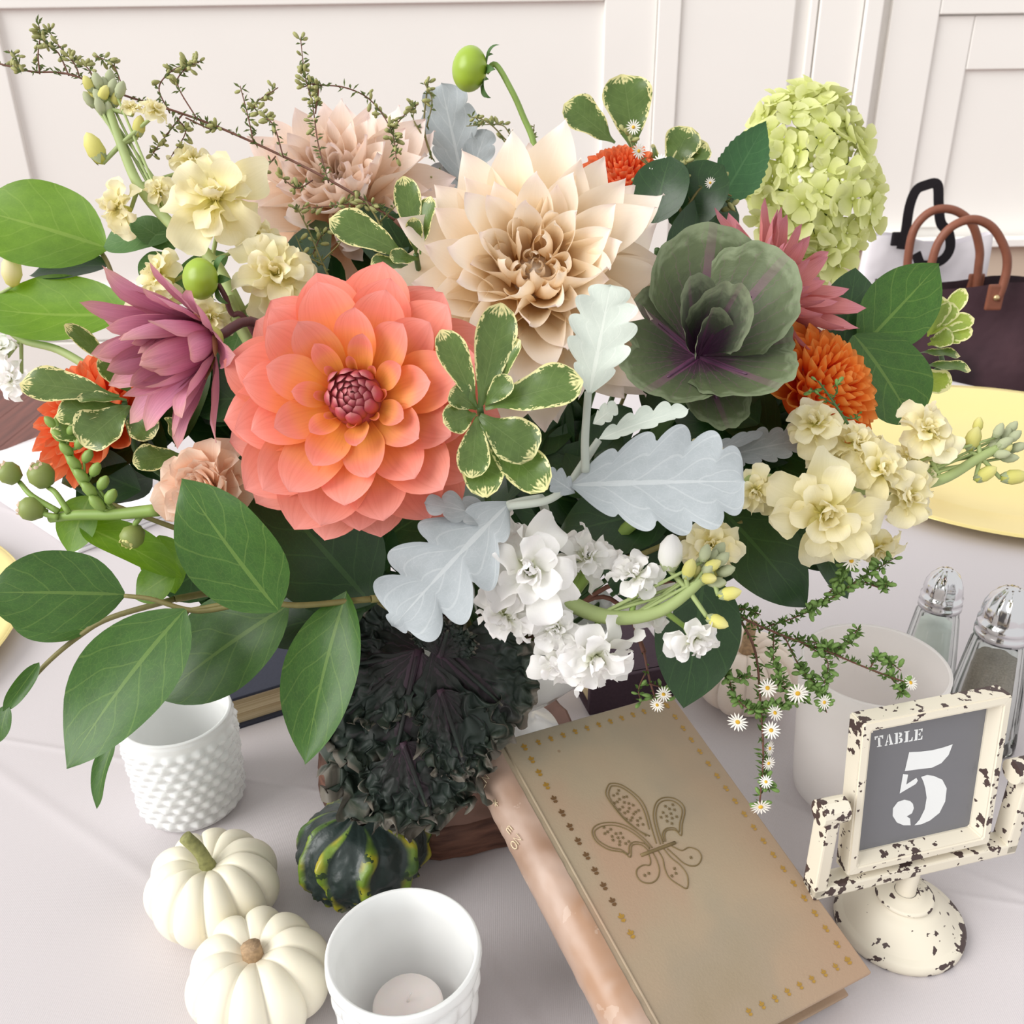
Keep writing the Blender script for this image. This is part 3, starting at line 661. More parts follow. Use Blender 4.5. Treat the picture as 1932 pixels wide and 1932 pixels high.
# gilt remains of the spine title
GLYPH = {'E': [[(1, 1), (0, 1), (0, 0), (1, 0)], [(0, .5), (.8, .5)]], 'N': [[(0, 0), (0, 1), (1, 0), (1, 1)]], 'O': [[(.5 + .5 * cos(q * .785), .5 + .5 * sin(q * .785)) for q in range(9)]],
 '*': [[(.5, 0), (.5, 1)], [(.05, .25), (.95, .75)], [(.05, .75), (.95, .25)]], 'm': [[(0, 0), (0, .7), (.3, .75), (.5, .55), (.5, 0)], [(.5, .55), (.7, .75), (1, .6), (1, 0)]]}
def text_part(txt, size, Mx, mat, parent, name):
    mb = MB()
    for i, c_ in enumerate(txt):
        for line in GLYPH[c_]: mb.add(tube([Vector(((x * .62 + i * .85 - len(txt) * .42) * size * .7, (y - .5) * size * .7, 0)) for x, y in line], size * .045, seg=5, smooth=False))
    return mb.obj(name, mat, parent, Mx)
M['gilt'] = plain('bright_gilt', 'f0dcb8', .3, .6, var=.1, scale=300)
for txt, yy in (('EN', .186), ('*', .170), ('m', .152), ('ON', .143)):
    a = pi * .5 + pi * .36
    pos = BM @ Vector((.0075 + .0163 * cos(a), yy, TB / 2 + (TB / 2 + .0013) * sin(a)))
    out = BM.to_3x3() @ Vector((cos(a), 0, sin(a)))
    text_part(txt, .0075, frame(pos, BM.to_3x3() @ Vector((-sin(a) * .25, .95, cos(a) * .2)), out), M['gilt'], bk, 'spine_lettering')

# ---------------------------------------------------------------- table number stand
def chipped(name, thr):
  t = NT(name); oc = t.objc(); nz = t.noise(190, oc, 4); n2 = t.noise(36, oc, 3); n3 = t.noise(9, oc, 2)
  geo = t.n('ShaderNodeNewGeometry'); pt = t.math('MULTIPLY', t.math('SUBTRACT', geo.outputs['Pointiness'], .5), 1.6, True)
  ch = t.math('GREATER_THAN', t.math('ADD', t.math('ADD', t.math('MULTIPLY', nz, .55), t.math('MULTIPLY', n2, .55)), pt), thr)
  bs = t.bsdf(t.mix(ch, t.mix(n3, lin('dcd2c0'), lin('ece6d4')), lin('4a3a38')), .5, .4); t.l(t.bump(t.math('SUBTRACT', 1.0, ch), .5, .0006), bs.inputs['Normal']); return t.done(bs)
M['chip'] = chipped('chipped_cream_paint', .71); M['chip_foot'] = chipped('chipped_foot_paint', .665)
def rotm(y, p): return Matrix.Rotation(y, 4, 'Z') @ Matrix.Rotation(p, 4, 'X')
SO = Vector((.1925, .4008, .810)); SW, SH, SD = .0963, .1033, .013
SM = Matrix.Translation(SO) @ rotm(.2492, -.1145)                       # x right, y into the frame, z up
sb = PT(1697, 1775); st = thing('table_number_stand', sb, 'cream distressed table number stand with a grey card reading TABLE 5', 'table sign')
w = .0098; w1 = .0056
fr_ = [(0, SW, 0, SD, SH - w, SH), (0, SW, 0, SD, 0, w), (0, w, 0, SD, w, SH - w), (SW - w, SW, 0, SD, w, SH - w)]
bm = bmesh.new()
outer = [(0, 0), (SW, 0), (SW, SH), (0, SH)]; inner = [(w, w), (SW - w, w), (SW - w, SH - w), (w, SH - w)]
loops = [[(x, .0, z) for x, z in outer], [(x + (w1 if x < .05 else -w1), -.0004, z + (w1 if z < .05 else -w1)) for x, z in outer], [(x, .0078, z) for x, z in inner], [(x, SD, z) for x, z in inner], [(x, SD, z) for x, z in outer]]
vv = [[bm.verts.new(p) for p in lp] for lp in loops]
for k in range(5):
    for i in range(4): bm.faces.new([vv[k][i], vv[k][(i + 1) % 4], vv[(k + 1) % 5][(i + 1) % 4], vv[(k + 1) % 5][i]])
bmesh.ops.recalc_face_normals(bm, faces=bm.faces)
bmesh.ops.bevel(bm, geom=list(bm.edges), offset=.0009, segments=2, affect='EDGES')
bmesh.ops.subdivide_edges(bm, edges=[e for e in bm.edges if e.calc_length() > .02], cuts=20, use_grid_fill=True)
me = bpy.data.meshes.new('frame'); bm.to_mesh(me); bm.free(); me.materials.append(M['chip']); obj('frame', me, st, SM)
M['card'] = plain('slate_grey_card', '76767a', .55, .2, var=.02, Coat_Weight=.35, Coat_Roughness=.04); M['letter'] = plain('white_print', 'eef0f0', .6, .2, var=.01)
MB().add(box(w - .001, SW - w + .001, .0080, .0090, w - .001, SH - w + .001)).obj('card', M['card'], st, SM, smooth=False)
sn = SM.to_3x3() @ Vector((0, -1, 0)); sp0 = SM @ Vector((0, .00785, 0))
def sg(x, y): return PP(1400 + x / 2.7914, 1240 + y / 2.7914, sp0, sn)
FIVE = [
 [(880, 500), (940, 497), (1000, 490), (1060, 475), (1110, 458), (1088, 515), (1050, 558), (1000, 582), (930, 590), (857, 600)],
 [(848, 615), (875, 618), (865, 670), (918, 635), (926, 650), (915, 668), (830, 718)],
 [(943, 630), (975, 620), (1010, 625), (1055, 645), (1078, 690), (1070, 760), (1040, 820), (990, 860), (945, 880), (908, 885), (935, 855), (962, 800), (972, 740), (965, 690), (955, 655)],
 [(885, 757), (900, 772), (905, 795), (895, 822), (868, 838), (885, 850), (888, 885), (850, 885), (815, 870), (793, 835), (795, 795), (820, 762), (855, 750)],
]
def smooth_loop(p, n=4):
    q = p[-2:] + p + p[:2]
    return p
for k, pl in enumerate(FIVE):
    pts = [sg(*p) for p in pl]
    obj('numeral_five_piece', make_mesh('numeral_five_piece', pts, [tuple(range(len(pts)))], None, M['letter'], False), st)
# stencil capitals T A B L E, drawn on a 0..1 box and laid on the card
CAPS = {
 'T': [[(0, 1), (.44, 1), (.44, .87), (.2, .84), (.12, .68), (.02, .68)], [(.56, 1), (1, 1), (.98, .68), (.88, .68), (.8, .84), (.56, .87)], [(.36, .82), (.64, .82), (.64, .1), (.78, .08), (.78, 0), (.22, 0), (.22, .08), (.36, .1)]],
 'A': [[(.44, 1), (.36, .86), (.08, .1), (0, .08), (0, 0), (.3, 0), (.3, .08), (.2, .1), (.27, .3), (.42, .3), (.42, .38), (.3, .38), (.44, .8)], [(.5, 1), (.62, 1), (.92, .1), (1, .08), (1, 0), (.5, 0), (.5, .08), (.62, .1), (.5, .72)]],
 'B': [[(0, 1), (.4, 1), (.4, 0), (0, 0), (0, .08), (.12, .1), (.12, .9), (0, .92)], [(.5, 1), (.8, .95), (.9, .76), (.78, .56), (.5, .53), (.5, .62), (.6, .68), (.62, .8), (.5, .9)], [(.5, .48), (.84, .46), (1, .26), (.86, .04), (.5, 0), (.5, .1), (.66, .16), (.68, .34), (.5, .4)]],
 'L': [[(0, 1), (.6, 1), (.6, .92), (.46, .9), (.46, 0), (0, 0), (0, .08), (.14, .1), (.14, .9), (0, .92)], [(.54, 0), (1, 0), (1, .36), (.9, .36), (.8, .12), (.54, .1)]],
 'E': [[(0, 1), (.42, 1), (.42, 0), (0, 0), (0, .08), (.12, .1), (.12, .9), (0, .92)], [(.5, 1), (.96, 1), (.94, .7), (.86, .7), (.76, .9), (.5, .9)], [(.5, .56), (.62, .58), (.66, .68), (.74, .68), (.74, .34), (.66, .34), (.62, .46), (.5, .48)], [(.5, 0), (1, 0), (1, .34), (.92, .34), (.8, .1), (.5, .1)]],
}
Q = [Vector((698, 476)), Vector((952, 432)), Vector((957, 374)), Vector((694, 418))]
def quad(u, v): return (Q[0] * (1 - u) + Q[1] * u) * (1 - v) + (Q[3] * (1 - u) + Q[2] * u) * v
for k, ch_ in enumerate('TABLE'):
    Vv, Ff = [], []
    for poly in CAPS[ch_]:
        i0 = len(Vv)
        for x, y in poly:
            q = quad((k + .06 + x * .88) / 5, y); Vv.append(sg(q.x, q.y))
        Ff.append(tuple(range(i0, len(Vv))))
    obj('letter', make_mesh('letter', Vv, Ff, None, M['letter'], False), st)
# yoke, stem and round foot
YM = Matrix.Translation(SO) @ rotm(.2492, 0)
g = .013
bevelled('yoke', [(-g - .008, -g, -.001, .012, -.012, .050), (SW + g, SW + g + .008, -.001, .012, -.012, .050), (-g - .008, SW + g + .008, -.001, .012, -.0125, -.0045)], M['chip'], st, YM, .0012, 2)
for xx in (-g - .004, SW + g + .004):
    s_ = -1 if xx < 0 else 1
    MB().add(tube([YM @ Vector((xx - s_ * .010, .0055, .050)), YM @ Vector((xx + s_ * .006, .0055, .050))], .0075, seg=16, n=2)).obj('pivot_knob', M['chip'], st, smooth=False)
mid = YM @ Vector((SW / 2, .0055, 0)); FX = Vector((mid.x, mid.y, TABLE))
hst = .810 - TABLE - .010
MB().add(lathe([(0, 0), (.036, 0), (.0385, .0012), (.0388, .004), (.0386, .0068), (.0372, .0085), (.0345, .0094), (.0338, .0100), (.031, .0128), (.027, .0165), (.0225, .0205), (.0195, .0228), (.0165, .0238), (.0164, .0245), (.0172, .0252), (.0172, .0268), (.0158, .0276), (.0118, .0280), (.0108, .0292), (.0065, .0295)], 72)).obj('foot', M['chip_foot'], st, Matrix.Translation(FX))
MB().add(lathe([(.0062, .0285), (.0058, .034), (.0062, hst)], 24)).obj('stem', M['chip'], st, Matrix.Translation(FX))

# ---------------------------------------------------------------- shakers
t = NT('clear_glass'); tr = t.n('ShaderNodeBsdfTransparent'); tr.inputs[0].default_value = (.95, .97, .96, 1); gl = t.n('ShaderNodeBsdfGlossy'); gl.inputs['Roughness'].default_value = .03
lw = t.n('ShaderNodeLayerWeight'); lw.inputs[0].default_value = .12; mx = t.n('ShaderNodeMixShader'); t.l(t.math('ADD', lw.outputs[0], .02, True), mx.inputs[0]); t.l(tr.outputs[0], mx.inputs[1]); t.l(gl.outputs[0], mx.inputs[2]); t.l(mx.outputs[0], t.out.inputs[0]); M['glass'] = t.m
t = NT('chrome'); gb = t.bsdf(lin('d8d8da'), .12, .5); gb.inputs['Metallic'].default_value = 1; M['chrome'] = t.done(gb)
M['salt'] = plain('salt', 'f0f2ee', .9, var=.03, scale=900); M['pepper'] = plain('ground_pepper', 'a0948a', .9, var=.28, scale=900)
def shaker(b, s, label, fill, level):
    r_ = thing('glass_shaker', b, label, 'shaker', 'salt and pepper shakers')
    Mx = Matrix.Translation(b) @ Matrix.Scale(s, 4)
    def oct_(a, k): return .0014 * cos(8 * a) if 1 < k < 6 else 0
    MB().add(lathe([(0, 0), (.021, 0), (.024, .003), (.0235, .012), (.0205, .045), (.0165, .078), (.0150, .084), (.0135, .087), (.0125, .087), (.0135, .080), (.0175, .045), (.0205, .012), (.018, .006), (0, .005)], 48, oct_)).obj('body', M['glass'], r_, Mx)
    top = .006 + level * .074; rt = .0198 - (top - .012) / .075 * .0075
    MB().add(lathe([(0, .0056), (.0175, .0062), (.0198, .012), (rt, top), (0, top + .001)], 40, lambda a, k: .0008 * cos(8 * a) if k in (2, 3) else 0)).obj('contents', fill, r_, Mx)
    MB().add(lathe([(.0155, .086), (.0168, .086), (.0168, .090), (.0155, .0915), (.0163, .093), (.0163, .0965), (.0148, .098), (.0148, .101), (.0138, .108), (.0105, .115), (.005, .120), (0, .1212)], 40, lambda a, k: .0006 * cos(10 * a) if 6 < k < 11 else 0)).obj('cap', M['chrome'], r_, Mx)
    for i in range(7):
        a = i * pi / 3; rr = .004 if i < 6 else 0
        MB().add(lathe([(0, 0), (.0008, 0), (0, .0001)], 8)).obj('hole', M['pepper'], r_, Matrix.Translation(b + Vector((rr * cos(a), rr * sin(a), .1207)) * s if i == 6 else b + Vector((rr * cos(a) * s, rr * sin(a) * s, .1204 * s))))
shaker(PT(1737, 1305), .99, 'glass salt shaker filled with white salt and chrome cap', M['salt'], .85)
shaker(PT(1838, 1398), 1.16, 'glass shaker of ground pepper at the right edge with chrome cap', M['pepper'], .82)
# ---------------------------------------------------------------- plates, napkin
t = NT('gold_lacquer'); gb = t.bsdf(lin('f8e49a'), .22, .5); gb.inputs['Metallic'].default_value = .35; t.l(t.bump(t.noise(14, t.objc(), 2), .08, .004), gb.inputs['Normal']); M['goldplate'] = t.done(gb)
def charger(c, R, label):
    r_ = thing('charger_plate', c, label, 'plate', 'gold charger plates')
    MB().add(lathe([(0, .0), (R * .66, .0), (R * .70, .002), (R * .98, .013), (R, .0155), (R * .995, .0175), (R * .97, .0165), (R * .72, .0075), (R * .68, .0045), (R * .4, .0035), (0, .0035)], 96)).obj('dish', M['goldplate'], r_, Matrix.Translation(c))
    MB().add([*lathe([(R * .992, .0165), (R * 1.003, .0178), (R * 1.006, .016)], 96)]).obj('rim', M['goldplate'], r_, Matrix.Translation(c))
charger(Vector((.632, 1.13, TABLE)), .252, 'gold charger plate at the right behind the cream stock flowers')
charger(Vector((-.712, .712, TABLE)), .25, 'gold charger plate barely showing at the left picture edge')
M['napkin'] = plain('white_napkin_linen', 'f2f0f2', .85, .2, var=.02, scale=500, bump=.1)
a, b_, c_ = PT(148, 1046), PT(-40, 920), PT(96, 905)
nx = (a - b_).normalized(); ny = Vector((-nx.y, nx.x, 0)); nm = Matrix((nx, ny, Vector((0, 0, 1)))).transposed().to_4x4(); nm.translation = b_ - nx * .05
np_ = thing('folded_napkin', nm.translation, 'folded white napkin lying at the left behind the flower buds', 'napkin')
for k in range(4): bevelled('fold', [(0, .05 + (a - b_).length - .002 * (k % 2), .001 * k, .13 - .002 * k, .0052 * k, .0052 * k + .0048)], M['napkin'], np_, nm, .0022, 3)

# ---------------------------------------------------------------- chair and bags behind the table
ch = Vector((1.02, 1.92, 0)); cr = thing('dining_chair', ch, 'dark wooden chair holding the bags beyond the table', 'chair')
bevelled('seat', [(-.36, .36, -.22, .22, .42, .46)], M['darkwood'], cr, Matrix.Translation(ch), .01)
for sx_ in (-.33, .33):
    for sy in (-.18, .18): bevelled('leg', [(sx_ - .02, sx_ + .02, sy - .02, sy + .02, 0, .42)], M['darkwood'], cr, Matrix.Translation(ch), .004)
t = NT('dark_plum_felt'); nz = t.noise(5, t.objc(), 4); bs = t.bsdf(t.ramp(nz, [(.35, '2e2428'), (.55, '4a363c'), (.75, '553e44')]), .85, .2); t.l(t.bump(t.noise(9, t.objc(), 3), .6, .02), bs.inputs['Normal']); M['plumbag'] = t.done(bs)
t = NT('white_tote_canvas'); nz = t.noise(6, t.objc(), 3); bs = t.bsdf(t.mix(nz, lin('dcd6dc'), lin('f0ecf0')), .8, .2); t.l(t.bump(nz, .7, .02), bs.inputs['Normal']); M['tote'] = t.done(bs)
M['leather'] = plain('brown_leather', '84503c', .5, .4, var=.15, scale=60); M['blackweb'] = plain('black_webbing', '221e22', .7, .2, var=.1); M['brass'] = plain('brass_rivet', 'd8c090', .3, .5, Metallic=.8)
BY = 1.85
def PB(px, py, y=BY): return PP(px, py, Vector((0, y, 0)), Vector((0, 1, 0)))
def soft_bag(x0, x1, y0, y1, z0, top, nseg=40):
    V, F, U = [], [], []; n = 48
    for k in range(15):
        v = k / 14
        for i in range(n):
            a = 2 * pi * i / n; c, s = cos(a), sin(a); e = .42
            x = abs(c) ** e * (1 if c > 0 else -1); y = abs(s) ** e * (1 if s > 0 else -1)
            wgt = 1 - .04 * v; dep = 1 - .55 * v ** 1.5
            X = (x0 + x1) / 2 + (x1 - x0) / 2 * x * wgt; Y = (y0 + y1) / 2 + (y1 - y0) / 2 * y * dep
            zt = top((X - x0) / (x1 - x0)); w_ = noise.noise(Vector((X * 7, Y * 7, v * 3))) * .012
            V.append(Vector((X, Y + w_, z0 + (zt - z0) * v))); U.append((i / n, v))
    for k in range(14):
        for i in range(n): F.append((k * n + i, k * n + (i + 1) % n, (k + 1) * n + (i + 1) % n, (k + 1) * n + i))
    F.append(tuple(range(n))[::-1])
    return V, F, U
x0, x1 = PB(1655, 560).x, PB(1990, 560).x; zt = PB(1750, 533).z; zr = PB(1890, 545).z
bag = thing('plum_handbag', Vector(((x0 + x1) / 2, BY + .04, .46)), 'dark plum felt handbag with brown leather handles behind the table', 'bag')
MB().add(soft_bag(x0, x1, BY - .03, BY + .09, .461, lambda f: zt + (zr - zt) * min(1, f * 1.3) - .012 * sin(f * 6))).obj('body', M['plumbag'], bag)
def handle(pts, y, r=.0082, nm='handle', mat='leather', parent=bag): MB().add(tube([PB(px, py, y) for px, py in pts], r, seg=10, n=7)).obj(nm, M[mat], parent)
handle([(1714, 545), (1712, 500), (1722, 440), (1745, 407), (1775, 394), (1808, 400), (1835, 425), (1848, 470), (1846, 505), (1842, 545)], BY + .055)
handle([(1752, 548), (1757, 500), (1772, 455), (1800, 425), (1838, 414), (1873, 430), (1896, 470), (1900, 505), (1890, 545), (1880, 566)], BY - .034)
for px, py in ((1840, 535), (1713, 540), (1878, 556), (1752, 556)):
    y = BY + .06 if px in (1840, 1713) else BY - .036
    p = PB(px, py, y); bevelled('handle_tab', [(p.x - .016, p.x + .016, y - .004, y + .004, p.z - .03, p.z + .02)], M['leather'], bag, None, .004)
    MB().add(blob(PB(px + 2, py + 6, y - .006), .006, .004, .006)).obj('rivet', M['brass'], bag)
TY = BY + .15
x0, x1 = PB(1628, 470, TY).x, PB(1875, 470, TY).x; z1 = PB(1720, 452, TY).z
tote = thing('white_tote_bag', Vector(((x0 + x1) / 2, TY + .04, .46)), 'white canvas tote bag with black webbing handles behind the handbag', 'bag')
MB().add(soft_bag(x0, x1, TY - .03, TY + .05, .461, lambda f: z1 + .012 * sin(f * 7 + .5))).obj('body', M['tote'], tote)
def strap(pts, y, w):
    c = catmull([PB(px, py, y) for px, py in pts], 6); V, F, U = [], [], []
    for k, p in enumerate(c):
        tt = (c[min(k + 1, len(c) - 1)] - c[max(k - 1, 0)]).normalized(); s = Vector((tt.z, 0, -tt.x)) * w
        for dy in (-.0015, .0015): V += [p - s + Vector((0, dy, 0)), p + s + Vector((0, dy, 0))]
    for k in range(len(c) - 1):
        a = 4 * k; F += [(a, a + 1, a + 5, a + 4), (a + 3, a + 2, a + 6, a + 7), (a, a + 4, a + 6, a + 2), (a + 1, a + 3, a + 7, a + 5)]
    obj('handle', make_mesh('handle', V, F, None, M['blackweb'], False), tote)
strap([(1700, 470), (1708, 440), (1716, 390), (1728, 360), (1745, 350), (1768, 348), (1771, 385), (1775, 420), (1790, 440), (1792, 470), (1775, 492), (1740, 500), (1728, 478)], TY - .036, .0095)
bevelled('black_patch', [(PB(1672, 440, TY).x, PB(1712, 440, TY).x, TY - .036, TY - .028, PB(1690, 458, TY).z, PB(1690, 432, TY).z)], M['blackweb'], tote, None, .003)
# ================================================================ the bouquet
def stem_to_vase(parent, p, d, mat='stem_dark', r=.0028, out=.05):
    """stalk from flower base p, leaving along d (away from the bloom), into the vase"""
    q = MOUTH + Vector((p.x - MOUTH.x, p.y - MOUTH.y, 0)) * .22; end = MOUTH + Vector((p.x - MOUTH.x, p.y - MOUTH.y, 0)) * .06 - Vector((0, 0, .035))
    m = p + Vector(d).normalized() * out; m2 = (m + q) * .5 + Vector((0, 0, .01))
    MB().add(tube([p, p + (m - p) * .6, m.lerp(m2, .5), q, end], r, seg=7, n=5)).obj('stem', M[mat], parent)
_pc = {}
def pmesh(key, mat, *a, **k):
    kk = (key, mat)
    if kk not in _pc: _pc[kk] = make_mesh(key, *petal(*a, **k), M[mat])
    return _pc[kk]
def radial(c, ax, ang, r0, z0, e):
    """placement frame of a petal around axis ax at c: base radius r0, height z0, elevation e"""
    q = ax.to_track_quat('Z', 'Y').to_matrix(); rd = q @ Vector((cos(ang), sin(ang), 0))
    return c + rd * r0 + ax * z0, rd * cos(e) + ax * sin(e), -rd * sin(e) + ax * cos(e)
def place_petal(name, me, parent, c, ax, ang, r0, z0, e, s=1.0, roll=0.0):
    p, y, z = radial(c, ax, ang, r0, z0, e)
    return obj(name, me, parent, frame(p, y, z, s) @ Matrix.Rotation(roll, 4, 'Y'))
def receptacle(parent, c, ax, r, h, mat, name='flower_heart'):
    MB().add(lathe([(0, -h), (r * .6, -h * .8), (r, -h * .2), (r * .95, h * .15), (r * .6, h * .6), (0, h * .75)], 24)).obj(name, M[mat], parent, zframe(c, ax))

# ---------------------------------------------------------------- coral dahlia
def coral():
    d = .455; c = P(666, 746, d); ax = cdir(-.02, .06, 1); R = 276 * d / FPX; rn = random.Random(3)
    r_ = thing('coral_dahlia', c, 'big coral orange dahlia with a red heart at the front of the bouquet', 'flower', 'dahlias in the bouquet')
    c0 = c - ax * R * .30
    ms = [[pmesh('coral_petal_%d%d' % (q, s), 'coral', 1, w_, 'dahlia', cu, be, ti, wave=.02, wf=1.3, seed=s + 7 * q, nu=8, nv=20) for s in range(3)]
          for q, (w_, cu, be, ti) in enumerate([(.62, .42, .15, -.12), (.62, .5, .25, -.06), (.60, .62, .3, 0), (.54, .9, .3, .1), (.48, 1.3, .3, .25)])]
    rings = [(13, .88, -.16, .14, -.04, 0), (13, .84, .02, .14, .02, 0), (12, .78, .18, .14, .08, 1), (11, .68, .34, .14, .13, 1), (9, .54, .50, .14, .17, 2), (7, .38, .68, .15, .20, 3), (8, .20, .95, .17, .22, 4)]
    for k, (n, L, e, r0, z0, q) in enumerate(rings):
        off = rn.uniform(0, 6.28)
        for i in range(n):
            a = off + 2 * pi * i / n + rn.uniform(-.06, .06)
            place_petal('petal', rn.choice(ms[q]), r_, c0, ax, a, R * r0, R * z0, e + rn.uniform(-.07, .07), R * L * rn.uniform(.93, 1.05), rn.uniform(-.14, .14))
    hm = [pmesh('coral_heart_%d' % s, 'coral_heart', 1, .5, 'dahlia', 1.1, 1.0, .2, seed=s) for s in range(2)]
    for k in range(34):
        t_ = k / 34; rr = .20 * sqrt(1 - t_ * .96)
        place_petal('petal', hm[k % 2], r_, c0, ax, k * 2.39996, R * rr, R * (.20 + .13 * t_), 1.18 + .3 * t_, R * (.27 - .14 * t_))
    receptacle(r_, c0 + ax * R * .24, ax, R * .20, R * .22, 'coral_heart')
    receptacle(r_, c0 - ax * R * .06, ax, R * .2, R * .12, 'bract', 'calyx')
    stem_to_vase(r_, c0 - ax * R * .12, -ax)
coral()
# ---------------------------------------------------------------- cream dahlias
def cafe(px, py, d, rpx, axv, mk, label, seed, name, heart=True, dn=1.0):
    c = P(px, py, d); ax = cdir(*axv); R = rpx * d / FPX; rn = random.Random(seed)
    r_ = thing(name, c, label, 'flower', 'dahlias in the bouquet'); c0 = c - ax * R * .34
    def ms(q, w_, cu, be, ti, m, tw=.0, ct=None): return [pmesh('%s_petal_%d%d' % (mk, q, s), m, 1, w_, 'cafe', cu * (1 + .3 * (s - 1)), be + .2 * (s - 1), ti, wave=.06, wf=1.5, seed=s + 5 * q, twist=tw * (s - 1.5), cup_tip=ct, nu=8, nv=18) for s in range(4)]
    P0 = ms(0, .54, .4, .0, .25, mk, .2, 1.1); P1 = ms(1, .54, .5, .3, -.1, mk, .4, 1.5); P2 = ms(2, .58, .8, .6, -.3, mk, .5, 1.7); P3 = ms(3, .62, 1.7, .7, .5, 'cafe_heart' if mk == 'cafe' else mk, .5, 1.9); P4 = ms(4, .7, 2.2, .5, .5, 'cafe_heart' if mk == 'cafe' else mk, .4, 2.3)
    rings = [(13, .90, -.22, .14, -.06, P0), (14, .90, -.02, .14, 0, P0), (14, .86, .18, .14, .06, P1), (14, .78, .36, .14, .12, P1), (13, .66, .54, .14, .18, P2), (12, .54, .72, .14, .22, P2), (9, .45, .84, .13, .24, P3), (8, .36, .98, .12, .25, P3), (7, .27, 1.1, .09, .25, P4), (5, .20, 1.25, .05, .25, P4)]
    for n, L, e, r0, z0, mm in rings:
        off = rn.uniform(0, 6.28)
        for i in range(n):
            a = off + 2 * pi * i / n + rn.uniform(-.12, .12)
            place_petal('petal', rn.choice(mm), r_, c0, ax, a, R * r0, R * z0, e + rn.uniform(-.15, .15), R * L * rn.uniform(.84, 1.1), rn.uniform(-.4, .4))
    receptacle(r_, c0 + ax * R * .18, ax, R * .16, R * .26, 'cafe_heart'); receptacle(r_, c0 - ax * R * .08, ax, R * .18, R * .12, 'bract', 'calyx')
    stem_to_vase(r_, c0 - ax * R * .14, -ax)
cafe(1010, 510, .535, 292, (.02, .08, 1), 'cafe', 'huge creamy peach dahlia with pointed petals at the top centre', 5, 'cream_dahlia')
cafe(640, 345, .67, 215, (-.05, .35, 1), 'cafe_back', 'blush cream dahlia behind the bare aster twig at the back', 8, 'blush_dahlia')

# ---------------------------------------------------------------- orange ball dahlias
def pompon(px, py, d, rpx, axv, mat, label, seed, N=120, big=1.0, emax=1.5, heart=.12):
    c = P(px, py, d); ax = cdir(*axv); R = rpx * d / FPX; rn = random.Random(seed); r_ = thing('orange_dahlia', c, label, 'flower', 'orange dahlias')
    ms = [pmesh('%s_ball_petal_%d' % (mat, s), mat, 1, .72, 'pom', 1.25 + .3 * s, .35, .15, seed=s, nu=5, nv=6) for s in range(3)]
    c0 = c - ax * R * .45
    for k in range(N):
        t_ = (k + .5) / N; th = math.acos(1 - t_ * 1.25)          # 0 at the front
        e = pi / 2 - th * .92; rr = R * .42 * sin(th); zz = R * .42 * cos(th)
        s = R * (.20 + .40 * t_) * big
        place_petal('petal', rn.choice(ms), r_, c0, ax, k * 2.39996, rr, zz + R * .1, e + rn.uniform(-.06, .06), s * rn.uniform(.92, 1.08))
    receptacle(r_, c0 + ax * R * .08, ax, R * .42, R * .44, mat); stem_to_vase(r_, c0 - ax * R * .3, -ax)
pompon(1580, 722, .575, 142, (.58, .30, .76), 'orange', 'orange ball dahlia right of the purple-green ornamental kale', 1, 125, 1.1)
pompon(1172, 318, .70, 95, (-.1, .55, .8), 'orange_red', 'red-orange ball dahlia peeping out behind the big cream dahlia', 2, 110)
pompon(150, 762, .585, 142, (-.55, .45, .7), 'orange_red', 'orange dahlia at the far left behind variegated leaves', 4, 90, 1.25)

# ---------------------------------------------------------------- mauve half-open dahlia, dusty rose dahlia
def mauve():
    d = .50; base = P(392, 640, d + .01); ax = cdir(-.60, -.36, .72); R = 212 * d / FPX; rn = random.Random(4)
    r_ = thing('mauve_dahlia', base, 'half-open mauve dahlia with curled petals beside the coral dahlia', 'flower', 'dahlias in the bouquet')
    O = [pmesh('mauve_out_%d' % s, 'purple', 1, .30 + .05 * s, 'narrow', .9, .55, -.35 - .2 * s, wave=.02, seed=s, twist=.2 * (s - 1), nv=11) for s in range(3)]
    I = [pmesh('mauve_in_%d' % s, 'purple', 1, .36, 'narrow', 1.1, .75, .15, seed=s, nv=10) for s in range(2)]
    H = [pmesh('mauve_heart_%d' % s, 'purple_heart', 1, .26, 'narrow', 1.6, .5, .4, seed=s) for s in range(2)]
    for n, L, e, r0, mm in ((9, .95, .38, .10, O), (10, .98, .72, .13, O), (11, .9, 1.0, .14, I), (10, .72, 1.22, .11, I), (9, .58, 1.3, .08, H), (6, .5, 1.4, .04, H)):
        off = rn.uniform(0, 6)
        for i in range(n): place_petal('petal', rn.choice(mm), r_, base, ax, off + 2 * pi * i / n + rn.uniform(-.15, .15), R * r0, 0, e + rn.uniform(-.1, .1), R * L * rn.uniform(.85, 1.08), rn.uniform(-.25, .25))
    receptacle(r_, base, ax, R * .14, R * .14, 'yellow', 'calyx')
    bm_ = pmesh('mauve_bract', 'yellow', 1, .6, 'oval', .5, .4)
    for i in range(6): place_petal('bract', bm_, r_, base - ax * R * .03, ax, i * 1.047, R * .10, 0, .55, R * .34)
    stem_to_vase(r_, base - ax * R * .1, -ax, 'mauve_stem')
mauve()
